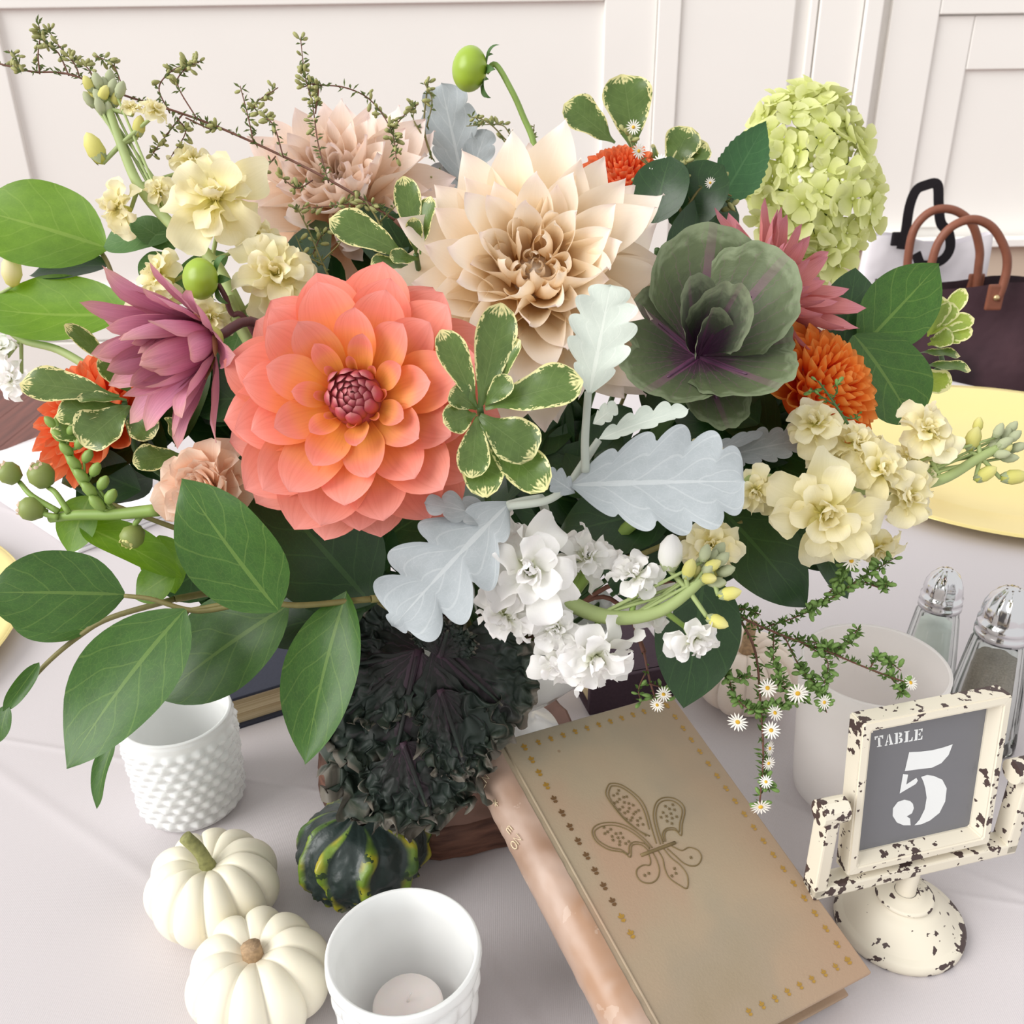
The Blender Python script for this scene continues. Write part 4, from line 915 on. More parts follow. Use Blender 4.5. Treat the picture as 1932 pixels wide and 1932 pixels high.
def rose():
    d = .60; c = P(1445, 570, d); ax = cdir(.55, .25, .6); R = 195 * d / FPX; rn = random.Random(9)
    r_ = thing('dusty_rose_dahlia', c, 'dusty rose dahlia with long narrow petals behind the ornamental kale', 'flower', 'dahlias in the bouquet')
    O = [pmesh('rose_petal_%d' % s, 'pink', 1, .25 + .05 * s, 'narrow', .8 + .3 * s, -.05 + .25 * s, .15, wave=.02, seed=s, twist=.25 * (s - 1), nv=10) for s in range(3)]
    for n, L, e, r0 in ((13, 1.0, -.12, .05), (13, .98, .15, .06), (12, .9, .4, .07), (11, .78, .65, .08), (9, .6, .9, .07), (7, .45, 1.15, .05)):
        off = rn.uniform(0, 6)
        for i in range(n): place_petal('petal', rn.choice(O), r_, c, ax, off + 2 * pi * i / n + rn.uniform(-.1, .1), R * r0, 0, e + rn.uniform(-.12, .12), R * L * rn.uniform(.85, 1.06), rn.uniform(-.3, .3))
    receptacle(r_, c, ax, R * .12, R * .12, 'pink'); stem_to_vase(r_, c - ax * R * .1, -ax)
rose()

# ---------------------------------------------------------------- stock
def stock_meshes(mk):
    A = [pmesh('%s_outer_%d' % (mk, s), mk, 1, .70 + .1 * (s % 2), 'round', .25 + .2 * s, .25 - .3 * s, -.7 + .3 * s, wave=.13, wf=1.2 + .35 * s, seed=s + 3, nu=8, nv=12, twist=.35 * (s - 2)) for s in range(5)]
    B = [pmesh('%s_inner_%d' % (mk, s), mk, 1, .7, 'round', .7 + .3 * s, .5, .3 - .6 * s, wave=.14, wf=1.6, seed=s + 11, nu=6, nv=7) for s in range(3)]
    return A, B
_heart = {}
def floret(parent, px, py, d, rpx, axv=None, mk='cream', rn=rnd, full=1.0, label=None):
    A, B = stock_meshes(mk); c = P(px, py, d); R = rpx * d / FPX
    ax = cdir(*(axv or (rn.uniform(-.45, .45), rn.uniform(-.1, .6), 1)))
    if mk not in _heart:
        hb = MB().add(lathe([(0, -.55), (.10, -.5), (.13, -.25), (.10, 0), (0, .1)], 12))
        for q in range(4): hb.add(petal(.22, .14, 'round', 1.2, .3, nu=3, nv=4), Matrix.Rotation(q * 1.6, 4, 'Z') @ Matrix.Translation((0, .02, 0)) @ Matrix.Rotation(1.1, 4, 'X'))
        _heart[mk] = hb.mesh('floret_heart', M['yellow'] if mk != 'white' else M['stem_pale'])
    f = obj('floret', _heart[mk], parent, zframe(c, ax, rn.uniform(0, 6), R))
    off = rn.uniform(0, 6)
    for n, L, e, mm in ((7, 1.05, -.08, A), (6, .88, .25, A), (6, .70, .55, A), (5, .52, .9, B), (int(3 * full), .36, 1.2, B)):
        for i in range(n):
            a = off + e * 2 + 2 * pi * i / n + rn.uniform(-.22, .22)
            place_petal('petal', rn.choice(mm), f, c, ax, a, R * .04, R * .04 * e, e + rn.uniform(-.3, .3), R * L * rn.uniform(.78, 1.12), rn.uniform(-.6, .6))
    return c - ax * R * .5, ax
def bud(parent, px, py, d, rpx, dirv, mat='yellow', calyx=True, name='bud'):
    c = P(px, py, d); R = rpx * d / FPX; ax = cdir(*dirv)
    o = MB().add(lathe([(0, -1.1), (.4, -.85), (.66, -.2), (.6, .5), (.32, 1.0), (0, 1.25)], 12)).obj(name, M[mat], parent, zframe(c, ax, 0, R))
    if calyx:
        cm_ = pmesh('sepal', 'stockleaf', 1, .62, 'lance', .9, .35) if False else pmesh('sepal_felt', 'dusty_leafy', 1, .62, 'lance', .7, .55)
        for i in range(4): place_petal('sepal', cm_, o, c - ax * R * 1.0, ax, i * pi / 2 + .4, R * .36, 0, 1.12, R * 1.45)
    return c - ax * R
M['dusty_leafy'] = leaf_mat('felted_sepal', '98a47c', 'b2ba94', 'c4caa8', veinamt=.1, trans=.1, rough=.9, spec=.1)
def stock_stem(parent, pts, d0, d1, r0=.0034, r1=.0022, mat='stem_pale', nm='stem'):
    n = len(pts) - 1; w3 = [P(px, py, d0 + (d1 - d0) * i / n) for i, (px, py) in enumerate(pts)]
    MB().add(tube(w3, r0, r1, 9, 6)).obj(nm, M[mat], parent); return w3
def twiglet(parent, a, b, r=.0013, mat='stem_pale', sag=.0, nm='pedicel'):
    m = (a + b) / 2 + Vector((0, 0, -sag)); MB().add(tube([a, m, b], r, r * .85, 6, 4)).obj(nm, M[mat], parent)
def nearest(w3, p): return min(w3, key=lambda q: (q - p).length)
def pxleaf(parent, b, t, w, d0, d1=None, mat='salal', prof='salal', roll=0.0, cup=.35, bend=.35, tip=0.0, wave=.02, wf=1.5, name='leaf', face=None, seed=0, nu=10, nv=18, teeth=0, tf=30, twist=0, sweep=0):
    d1 = d0 if d1 is None else d1; p, q = P(*b, d0), P(*t, d1); L = (q - p).length; W = w * (d0 + d1) / 2 / FPX
    z = cdir(*(face or (0, 0, 1)))
    me = make_mesh(name, *petal(L, W, prof, cup, -bend, tip, wave=wave, wf=wf, nu=nu, nv=nv, seed=seed, chord=True, teeth=teeth, tf=tf, twist=twist, sweep=sweep), M[mat])
    return obj(name, me, parent, frame(p, q - p, z) @ Matrix.Rotation(roll, 4, 'Y'))

def stock_left():
    rn = random.Random(21); base = P(430, 560, .57)
    r_ = thing('cream_stock', base, 'cream yellow stock stem rising at the upper left', 'flower', 'stock stems')
    w3 = stock_stem(r_, [(455, 590), (400, 490), (320, 420), (262, 350), (228, 272), (205, 205), (195, 170)], .575, .59, .0040, .0022, 'stem_pale')
    for px, py, R, axv, dd in ((408, 375, 98, (.1, .1, 1), -.02), (222, 392, 54, (-.6, -.1, .8), 0), (300, 358, 34, (-.2, .3, 1), 0), (520, 515, 84, (.2, .1, 1), -.02), (300, 520, 58, (-.75, .2, .6), 0), (488, 445, 50, (.5, .5, .6), .02), (296, 590, 60, (-.3, -.1, .9), .01), (395, 600, 50, (.1, -.3, .8), -.01), (565, 565, 45, (.3, -.2, .8), .0), (360, 300, 40, (.1, .6, .7), .02), (292, 208, 30, (.5, .7, .4), .0), (250, 204, 25, (.1, .8, .4), .005)):
        q, ax = floret(r_, px, py, .58 + dd, R, axv, 'cream', rn); twiglet(r_, nearest(w3, q), q, .0014)
    for px, py, R, dv, m_ in ((180, 282, 27, (-.35, .75, .2), 'yellow'), (262, 240, 18, (.2, .8, .2), 'yellow')):
        q = bud(r_, px, py, .585, R, dv, m_); twiglet(r_, nearest(w3, q), q, .0016)
    for k in range(14):
        a = k * 2.4; rr = 34 * sqrt(k / 14); px, py = 195 + rr * cos(a), 178 + rr * sin(a) * 1.1
        q = bud(r_, px, py, .588 - .004 * cos(k), 15, (cos(a) * .5, .8 - .3 * sin(a), .35), 'calyx' if k % 4 else 'yellow'); twiglet(r_, w3[-2 - k % 5], q, .001)
    for b_, t_, w_, fc in (((330, 440), (195, 465), 85, (-.2, .4, .9)), ((320, 480), (275, 540), 70, (0, .2, 1)), ((330, 470), (250, 415), 60, (0, .4, .9)), ((430, 480), (330, 545), 60, (0, .1, 1)), ((470, 585), (430, 690), 60, (.1, 0, 1))):
        pxleaf(r_, b_, t_, w_, .605, .605, 'stockleaf', 'oval', face=fc, cup=.5)
    stem_to_vase(r_, base, cdir(.4, -.9, -.2), 'stem_pale', .004)
stock_left()
def stock_right():
    rn = random.Random(22); base = P(1385, 905, .53)
    r_ = thing('cream_stock', base, 'cream yellow stock stem reaching out over the gold plate at the right', 'flower', 'stock stems')
    w3 = stock_stem(r_, [(1370, 905), (1440, 905), (1560, 922), (1680, 920), (1775, 905), (1850, 862), (1905, 835)], .535, .545, .0042, .0024)
    for px, py, R, axv, dd in ((1556, 968, 104, (-.05, -.1, 1), -.02), (1538, 800, 60, (-.3, .6, .7), 0), (1615, 835, 58, (.1, .5, .9), 0), (1660, 885, 66, (.1, .2, 1), -.01), (1752, 812, 62, (.1, .35, .9), .005), (1712, 935, 68, (.3, -.3, .9), 0), (1560, 865, 46, (-.2, .3, 1), .01), (1320, 862, 46, (-.3, .2, .9), .0), (1425, 925, 48, (-.3, -.4, .8), 0), (1480, 955, 48, (-.4, -.3, .8), .005), (1342, 1030, 56, (-.1, .1, 1), .0), (1655, 1035, 50, (.2, -.7, .6), .02), (1720, 870, 45, (.2, .5, .8), .01)):
        q, ax = floret(r_, px, py, .535 + dd, R, axv, 'cream', rn); twiglet(r_, nearest(w3, q), q, .0015)
    for px, py, R, dv, m_ in ((1835, 830, 22, (.2, .8, .3), 'yellow'), (1858, 895, 20, (.7, .5, .3), 'yellow'), (1912, 900, 22, (.9, .1, .3), 'yellow'), (1845, 803, 14, (.1, .9, .2), 'yellow'), (1890, 850, 18, (.5, .4, .7), 'yellow')):
        q = bud(r_, px, py, .545, R, dv, m_); twiglet(r_, nearest(w3, q), q, .0014)
    for k in range(12):
        a = k * 2.4; rr = 32 * sqrt(k / 12); px, py = 1895 + rr * cos(a), 835 + rr * sin(a)
        q = bud(r_, px, py, .545 - .004 * cos(k), 14, (.5 + cos(a) * .4, .5 - .5 * sin(a), .4), 'calyx'); twiglet(r_, w3[-2 - k % 4], q, .001)
    stem_to_vase(r_, base, cdir(-.9, -.3, -.3), 'stem', .004)
stock_right()
def stock_white():
    rn = random.Random(23); base = P(1050, 1125, .50)
    r_ = thing('white_stock', base, 'pure white stock stem curving to the right at the bottom centre', 'flower', 'stock stems')
    w3 = stock_stem(r_, [(1010, 1100), (1070, 1135), (1130, 1160), (1190, 1165), (1250, 1150), (1300, 1115), (1340, 1075)], .485, .475, .0048, .0024, 'stem_pale')
    for px, py, R, axv, dd in ((1000, 1078, 108, (-.1, .05, 1), -.012), (1105, 1052, 66, (.2, .5, .8), .012), (935, 1020, 62, (-.3, .5, .8), .02), (1125, 1238, 86, (.0, -.55, .8), .0), (955, 1160, 72, (-.5, -.5, .7), .0), (1060, 1250, 60, (-.1, -.7, .6), .015), (1200, 1085, 56, (-.2, .6, .7), .0), (1225, 1140, 54, (.1, .2, 1), .012), (1310, 1205, 62, (.4, -.6, .7), .0), (1050, 1185, 60, (0, -.2, 1), .0)):
        q, ax = floret(r_, px, py, .48 + dd, R, axv, 'white', rn); twiglet(r_, nearest(w3, q), q, .0016, 'stem')
    q = bud(r_, 1265, 1045, .475, 36, (.0, .8, .5), 'white'); twiglet(r_, nearest(w3, q), q, .0016)
    for px, py, R, dv in ((1375, 1120, 20, (.8, .2, .3)), (1352, 1172, 20, (.7, -.3, .4)), (1300, 1075, 20, (.2, .8, .4))):
        q = bud(r_, px, py, .472, R, dv, 'yellow'); twiglet(r_, nearest(w3, q), q, .0014)
    for k in range(12):
        a = k * 2.4; rr = 34 * sqrt(k / 12); px, py = 1342 + rr * cos(a), 1068 + rr * sin(a)
        q = bud(r_, px, py, .475 - .004 * cos(k), 17, (.4 + cos(a) * .4, .5 - .5 * sin(a), .4), 'calyx' if k % 3 else 'yellow'); twiglet(r_, w3[-2 - k % 4], q, .001)
    stem_to_vase(r_, P(1010, 1100, .485), cdir(-.5, -.2, -.8), 'stem_pale', .004, .03)
stock_white()
def stock_edge():
    rn = random.Random(24); base = P(40, 640, .66)
    r_ = thing('pale_stock', base, 'pale stock blooms at the left picture edge beside the salal leaves', 'flower', 'stock stems')
    w3 = stock_stem(r_, [(180, 700), (110, 660), (40, 640), (0, 600), (-10, 560)], .64, .67, .003, .002)
    for px, py, R, axv in ((22, 716, 42, (-.4, -.1, .8)), (0, 660, 40, (-.3, .5, .7))):
        q, ax = floret(r_, px, py, .655, R, axv, 'white', rn); twiglet(r_, nearest(w3, q), q, .0014)
    q = bud(r_, 22, 512, .66, 28, (.1, .9, .3), 'cream', False); twiglet(r_, nearest(w3, q), q)
    stem_to_vase(r_, P(180, 700, .64), cdir(.8, -.4, -.3), 'stem_pale', .003)
stock_edge()

# ---------------------------------------------------------------- peach blooms and buds at the left
def peach():
    rn = random.Random(31); c = P(385, 920, .515); ax = cdir(-.25, .2, .9); R = 100 * .515 / FPX
    r_ = thing('peach_rosette', c, 'ruffled peach bloom between the coral dahlia and the green leaves', 'flower')
    A = [pmesh('peach_p_%d' % s, 'peach', 1, .8, 'round', .5 + .3 * s, .3, .3 - .3 * s, wave=.10, wf=1.6, seed=s, nu=8, nv=8) for s in range(3)]
    for n, L, e, r0 in ((9, 1.0, .0, .05), (9, .95, .3, .08), (9, .8, .6, .10), (8, .65, .9, .10), (7, .5, 1.15, .08), (5, .4, 1.35, .04)):
        off = rn.uniform(0, 6)
        for i in range(n): place_petal('petal', rn.choice(A), r_, c - ax * R * .3, ax, off + 2 * pi * i / n + rn.uniform(-.2, .2), R * r0, R * .2 * e, e + rn.uniform(-.15, .15), R * L * rn.uniform(.85, 1.1), rn.uniform(-.4, .4))
    receptacle(r_, c - ax * R * .2, ax, R * .14, R * .2, 'peach'); stem_to_vase(r_, c - ax * R * .4, -ax)
    r2 = thing('spray_buds', P(200, 970, .53), 'spray of small peach and green flower buds reaching left', 'flower')
    w3 = stock_stem(r2, [(300, 962), (220, 970), (140, 972), (95, 978)], .525, .535, .0036, .0026, 'stem')
    def sb(px, py, R, dv, m_):
        c_ = P(px, py, .53); ax_ = cdir(*dv); RR = R * .53 / FPX
        o = MB().add(lathe([(0, -1), (.6, -.8), (.95, -.1), (.85, .5), (.5, .85), (0, .9)], 14)).obj('bud', M['bud'], r2, zframe(c_, ax_, 0, RR))
        o.data.materials[0] = M['bud_dull']
        pp_ = pmesh('bud_petal_' + m_, m_, 1, .55, 'round', 1.2, .5, .3)
        for i in range(7): place_petal('petal', pp_, o, c_ + ax_ * RR * .2, ax_, i * .9, RR * .45, 0, 1.15 + .1 * (i % 3), RR * .85)
        return c_ - ax_ * RR
    for px, py, R, dv, m_, pts in ((18, 893, 23, (-.5, .6, .4), 'peach', [(60, 935), (110, 965)]), (78, 897, 26, (-.2, .8, .5), 'peach', [(105, 930), (130, 968)]), (60, 960, 25, (-.9, .1, .3), 'peach', [(85, 970), (110, 976)]), (250, 1012, 24, (-.3, -.6, .6), 'yellow', [(255, 990), (270, 968)])):
        q = sb(px, py, R, dv, m_); MB().add(tube([q] + [P(a, b, .53) for a, b in pts], .0013, .0018)).obj('pedicel', M['stem'], r2)
    w4 = stock_stem(r2, [(215, 965), (160, 915), (125, 850), (105, 790)], .53, .525, .0026, .0016, 'stem', 'side_stem')
    for k in range(13):
        f = k / 13; p_ = w4[int(f * (len(w4) - 1))]; px, py = 200 - 95 * f - 0 * f, 950 - 165 * f
        q = bud(r2, px + (16 if k % 2 else -16), py, .524, 13 + 4 * (1 - f), (.6 if k % 2 else -.6, .7, .4), 'stem', False); twiglet(r2, p_, q, .001, 'stem')
    stem_to_vase(r2, P(300, 962, .525), cdir(.9, -.1, -.4), 'stem', .003)
peach()

# ---------------------------------------------------------------- dahlia buds
def dbud(px, py, d, R, dv, stem, label, name='dahlia_bud', smat='stem'):
    c = P(px, py, d); ax = cdir(*dv); RR = R * d / FPX; r_ = thing(name, c, label, 'flower bud', 'dahlia buds')
    def fn(u, v):
        a, p = 2 * pi * u, pi * v; k = 1 + .025 * abs(sin(4 * a + 2 * v)); return Vector((RR * sin(p) * cos(a) * k, RR * sin(p) * sin(a) * k, -RR * .82 * cos(p)))
    MB().add(grid(48, 18, fn, True)).obj('bud_scales', M['bud'], r_, zframe(c, ax))
    bmn = pmesh('bract_mesh', 'stockleaf', 1, .42, 'lance', .6, -.9, -.8); b0 = c - ax * RR * .80
    for i in range(6): place_petal('bract', bmn, r_, b0, ax, i * 1.047 + .2, RR * .2, 0, .35, RR * (1.1 + .25 * (i % 2)))
    b2 = pmesh('bract_flat', 'stockleaf', 1, .6, 'oval', .5, .9)
    for i in range(5): place_petal('bract', b2, r_, b0, ax, i * 1.257, RR * .1, 0, .2, RR * .9)
    w3 = [b0] + [P(x, y, dd) for x, y, dd in stem]
    MB().add(tube(w3, RR * .13, RR * .16, 9, 6)).obj('stem', M[smat], r_); return r_
dbud(886, 130, .66, 40, (-.92, .12, .2), [(935, 122, .66), (962, 165, .66), (985, 215, .665), (1010, 290, .67), (1000, 420, .68), (930, 800, .66)], 'green dahlia bud nodding on a tall stem above the bouquet')
dbud(378, 526, .545, 38, (-.75, -.1, .65), [(425, 560, .555), (438, 592, .56), (470, 612, .565), (560, 800, .60), (760, 1150, .66)], 'green dahlia bud among cream stock beside the coral dahlia', smat='mauve_stem')

# ---------------------------------------------------------------- hydrangea
def hydrangea():
    rn = random.Random(41); d = .72; c = P(1528, 345, d); ax = cdir(.12, .98, .05); s = d / FPX
    r_ = thing('lime_hydrangea', c, 'lime green cone hydrangea at the upper right', 'flower')
    sm_ = []
    for q in range(4):
        mb = MB(); rr = random.Random(q)
        for i in range(4): mb.add(petal(1, .95, 'round', .3, .1 + .3 * rr.random(), -.2, nu=5, nv=5), Matrix.Rotation(i * pi / 2 + rr.uniform(-.15, .15), 4, 'Z') @ Matrix.Rotation(.25 * rr.random(), 4, 'X'))
        mb.add(blob((0, 0, .04), .10, .10, .08, 6, 4)); sm_.append(mb.mesh('floret', M['lime']))
    N = 200; rt, up_, tw = cdir(1, 0, 0), cdir(0, 1, 0), cdir(0, 0, 1)
    for k in range(N):
        y = 1 - 2 * (k + .5) / N; rr = sqrt(1 - y * y); a = k * 2.39996; z = rr * sin(a); x = rr * cos(a)
        if z < -.35: continue
        wx = 108 if y > 0 else 108 - 20 * (y < -.5); cx = 45 * -y * .5
        p = c + rt * (x * wx + cx) * s + up_ * (y * 165) * s + tw * z * 95 * s
        n = (rt * x * .9 + up_ * y * .7 + tw * (z + .25)).normalized() + Vector((rn.uniform(-.6, .6), rn.uniform(-.6, .6), rn.uniform(-.6, .6)))
        obj('floret', sm_[k % 4], r_, zframe(p + n.normalized() * rn.uniform(-.9, .9) * 14 * s, n, rn.uniform(0, 6), rn.uniform(27, 40) * s))
    MB().add(blob((0, 0, 0), 70 * s, 70 * s, 120 * s, 20, 14)).obj('flower_core', M['stem_dark'], r_, zframe(c, ax))
    bm_ = MB()
    for k in range(30):
        a = rn.uniform(0, 6.28); y = rn.uniform(-.2, .75); x = cos(a) * .8 * sqrt(1 - y * y)
        p = c + rt * x * 100 * s + up_ * y * 160 * s + tw * (92 * sqrt(max(.05, 1 - x * x - y * y * .8))) * s; bm_.add(blob(p, 4.5 * s, 4.5 * s, 4.5 * s, 6, 4))
    bm_.obj('tiny_buds', M['ray'], r_, kind='stuff')
    pxleaf(r_, (1345, 400), (1446, 228), 100, .69, .68, 'hydleaf', 'lance', cup=.5, bend=.3, roll=.25, teeth=.12, tf=14, nv=40)
    stem_to_vase(r_, c - ax * 150 * s, -ax)
hydrangea()

# ---------------------------------------------------------------- ornamental kale rosette
def rosette():
    d = .515; c = P(1318, 672, d + .035); r_ = thing('ornamental_kale', c, 'purple and green ornamental kale rosette beside the cream dahlia', 'kale')
    def lf(px, py, w, L_, fc, mat='kale', cup=.06, seed=0, base=(1318, 672), dt=d, db=d + .03, ruf=.02):
        p, q = P(*base, db), P(px, py, dt); L = (q - p).length * 1.0; W = w * d / FPX
        me = make_mesh('leaf', *fan(L, W * 1.28, 1.9, ruf, 5, cup, 14, 44, seed, back=.9, irregular=.03), M[mat])
        o = obj('leaf', me, r_, frame(p, q - p, cdir(*fc)))
        MB().add(tube([p, p.lerp(q, .35), p.lerp(q, .6) + cdir(*fc) * .001], .0013, .0005, 6)).obj('midrib', M['kale_rib'], o)
    M['kale_rib'] = plain('purple_rib', '64425c', .5)
    lf(1345, 420, 205, 0, (0, .1, 1), seed=1, dt=d + .01); lf(1488, 480, 190, 0, (-.35, .1, 1), seed=2, dt=d - .005); lf(1190, 570, 170, 0, (.3, .3, 1), seed=3, dt=d + .02)
    lf(1215, 745, 175, 0, (.1, .7, .8), seed=4, dt=d - .02); lf(1475, 735, 190, 0, (-.1, .75, .8), seed=5, dt=d - .02); lf(1195, 640, 120, 0, (.3, .3, 1), seed=14, dt=d + .025); lf(1375, 812, 120, 0, (0, .6, .9), seed=6, dt=d + .0)
    lf(1290, 520, 105, 0, (.45, .0, 1), 'kale_in', .14, 7, dt=d - .015); lf(1405, 528, 105, 0, (-.1, .0, 1), 'kale_in', .12, 8, dt=d - .035); lf(1340, 570, 70, 0, (.1, 0, 1), 'kale_in', .2, 9, dt=d - .02); lf(1500, 640, 150, 0, (-.3, .5, .8), seed=10, dt=d + .01)
    stem_to_vase(r_, c, cdir(-.1, -.5, -.8), 'stem_dark', .005)
rosette()
# ---------------------------------------------------------------- dark curly kale
def curly():
    c = P(800, 1190, .60); r_ = thing('curly_kale', c, 'near-black curly kale leaves hanging over the front of the vase', 'kale')
    def lf(b, t_, w, d0, d1, fc, seed, ruf=.11, fr=11, cup=.1, spread=2.0):
        p, q = P(*b, d0), P(*t_, d1); L = (q - p).length; W = w * (d0 + d1) / 2 / FPX
        me = make_mesh('leaf', *curly_fan(L, W * 1.1, spread, ruf / .11, seed=seed), M['curly'])
        o = obj('leaf', me, r_, frame(p, q - p, cdir(*fc)))
        MB().add(tube([p, p.lerp(q, .4) + cdir(*fc) * .0015, p.lerp(q, .75) + cdir(*fc) * .001], .0024, .0008, 6)).obj('midrib', M['curly'], o)
    lf((790, 1225), (715, 1575), 380, .565, .565, (-.1, .15, 1), 1); lf((820, 1215), (990, 1370), 270, .565, .57, (.1, .2, 1), 2, .08)
    lf((800, 1230), (595, 1270), 250, .57, .575, (-.1, .4, 1), 3); lf((830, 1300), (885, 1470), 150, .56, .56, (.2, .1, 1), 4, .12); lf((830, 1240), (850, 1170), 140, .56, .56, (.1, -.2, 1), 5, .14)
    lf((780, 1240), (590, 1400), 250, .57, .57, (-.2, .2, 1), 6, .13); lf((800, 1200), (700, 1150), 200, .615, .62, (0, .3, 1), 7); lf((760, 1400), (820, 1560), 230, .56, .562, (.1, 0, 1), 8, .13)
    stem_to_vase(r_, c, cdir(.2, .3, -.9), 'stem_dark', .004)
curly()
# ================================================================ greenery
def branch(parent, pts, d, r0=.0018, r1=.0012, mat='twig_green', nm='twig'):
    ds = d if isinstance(d, (list, tuple)) else [d] * len(pts)
    w3 = [P(x, y, q) for (x, y), q in zip(pts, ds)]; MB().add(tube(w3, r0, r1, 7, 6)).obj(nm, M[mat], parent); return w3
def salal(name_loc, d, label, leaves, stems, tail=None, mat='salal'):
    r_ = thing('salal_branch', P(*name_loc, d), label, 'foliage', 'salal branches')
    for k, L in enumerate(leaves):
        kw = dict(L[4]) if len(L) > 4 else {}; m_ = kw.pop('mat', mat); dd = kw.pop('d', d); d1 = kw.pop('d1', dd)
        pxleaf(r_, L[0], L[1], L[2], dd, d1, m_, face=L[3], seed=k, **kw)
    for s in stems: branch(r_, s, d + .004)
    if tail: stem_to_vase(r_, P(*tail[0], d + .004), cdir(*tail[1]), 'twig_green', .0022)
    return r_
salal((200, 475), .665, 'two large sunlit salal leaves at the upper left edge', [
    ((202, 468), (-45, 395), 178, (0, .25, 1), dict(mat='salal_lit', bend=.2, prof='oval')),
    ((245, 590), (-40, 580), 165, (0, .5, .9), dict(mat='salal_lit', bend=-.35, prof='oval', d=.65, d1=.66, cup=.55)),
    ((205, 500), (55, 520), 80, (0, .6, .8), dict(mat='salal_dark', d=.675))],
    [[(180, 462), (200, 490), (216, 530), (235, 590), (300, 680)]], ((300, 680), (.6, -.7, -.3)))
salal((355, 1150), .51, 'salal branch with big glossy leaves drooping over the hobnail votive', [
    ((235, 1122), (-22, 1118), 162, (.0, .35, 1), dict(d=.515, d1=.50, prof='oval', bend=.25)),
    ((350, 1150), (125, 1450), 205, (-.25, .25, 1), dict(d=.505, d1=.475, bend=.4)),
    ((545, 1142), (300, 1318), 195, (-.1, .45, .9), dict(d=.525, d1=.53)),
    ((525, 1152), (342, 903), 190, (-.15, -.1, 1), dict(d=.49, d1=.475, bend=.25, wave=.03)),
    ((655, 1115), (575, 1442), 150, (-.35, .2, .9), dict(d=.515, d1=.50, bend=.3, cup=.7, wave=.08, wf=1.2, mat='salal', twist=.5)),
    ((215, 1398), (183, 1526), 52, (-.5, .1, .8), dict(d=.53, d1=.53, cup=.8))],
    [[(700, 1130), (560, 1142), (480, 1130), (420, 1140), (352, 1152)], [(480, 1132), (400, 1150), (352, 1150), (285, 1130), (235, 1124)], [(352, 1152), (300, 1250), (215, 1400)]], ((700, 1130), (.8, 0, -.6)))
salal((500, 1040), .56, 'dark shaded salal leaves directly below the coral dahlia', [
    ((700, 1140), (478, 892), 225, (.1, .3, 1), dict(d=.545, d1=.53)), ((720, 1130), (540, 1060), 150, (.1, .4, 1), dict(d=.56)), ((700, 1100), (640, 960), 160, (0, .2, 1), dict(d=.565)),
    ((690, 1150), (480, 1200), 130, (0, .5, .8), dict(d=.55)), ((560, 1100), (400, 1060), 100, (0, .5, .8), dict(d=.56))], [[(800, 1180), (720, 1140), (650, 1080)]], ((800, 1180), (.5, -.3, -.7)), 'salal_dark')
salal((160, 1190), .55, 'thin drooping salal twig with small leaves at the left edge', [
    ((165, 1190), (20, 1175), 80, (0, .6, .8), dict(d=.555)), ((74, 1250), (5, 1345), 38, (.5, .3, .8), dict(cup=1.0)), ((15, 1330), (0, 1400), 45, (-.2, .3, .9), {})],
    [[(330, 1130), (210, 1165), (150, 1200), (85, 1255), (15, 1335), (-10, 1350)]], ((330, 1130), (.8, .1, -.5)))
salal((230, 1030), .545, 'light green salal leaves under the peach flower buds', [
    ((170, 935), (130, 1045), 88, (-.1, .3, 1), dict(mat='salal_lit')), ((150, 990), (345, 1090), 90, (.2, .6, .6), dict(mat='salal_lit', cup=.7)), ((330, 1080), (255, 1130), 80, (-.2, .3, .9), dict(mat='salal_lit')), ((300, 1010), (330, 1120), 90, (-.1, .3, .9), dict(mat='salal_lit', d=.56))],
    [[(400, 1020), (300, 985), (170, 935)]], ((400, 1020), (.8, -.1, -.5)))
salal((1640, 650), .63, 'broad green salal leaves at the right in front of the dark handbag', [
    ((1625, 655), (1772, 498), 138, (.1, .1, 1), dict(bend=.2, d=.63)), ((1612, 632), (1722, 800), 172, (.15, .25, 1), dict(d=.615, d1=.60, prof='oval')), ((1590, 650), (1615, 505), 105, (-.1, .1, 1), dict(mat='salal_dark', d=.645))],
    [[(1500, 760), (1570, 690), (1625, 640)]], ((1500, 760), (-.8, -.4, -.4)))
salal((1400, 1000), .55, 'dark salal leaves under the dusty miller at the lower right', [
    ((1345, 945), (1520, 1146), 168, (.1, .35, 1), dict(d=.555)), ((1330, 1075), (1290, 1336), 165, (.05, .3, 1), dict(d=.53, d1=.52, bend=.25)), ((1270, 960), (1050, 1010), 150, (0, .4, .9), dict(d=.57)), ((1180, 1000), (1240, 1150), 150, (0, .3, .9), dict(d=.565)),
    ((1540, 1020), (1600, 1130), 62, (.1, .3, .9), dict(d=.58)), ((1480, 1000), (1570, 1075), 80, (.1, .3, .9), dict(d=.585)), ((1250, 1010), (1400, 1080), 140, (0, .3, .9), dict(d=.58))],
    [[(1200, 1050), (1300, 1010), (1400, 985)], [(1300, 1010), (1325, 1080)]], ((1200, 1050), (-.7, -.2, -.6)), 'salal_dark')
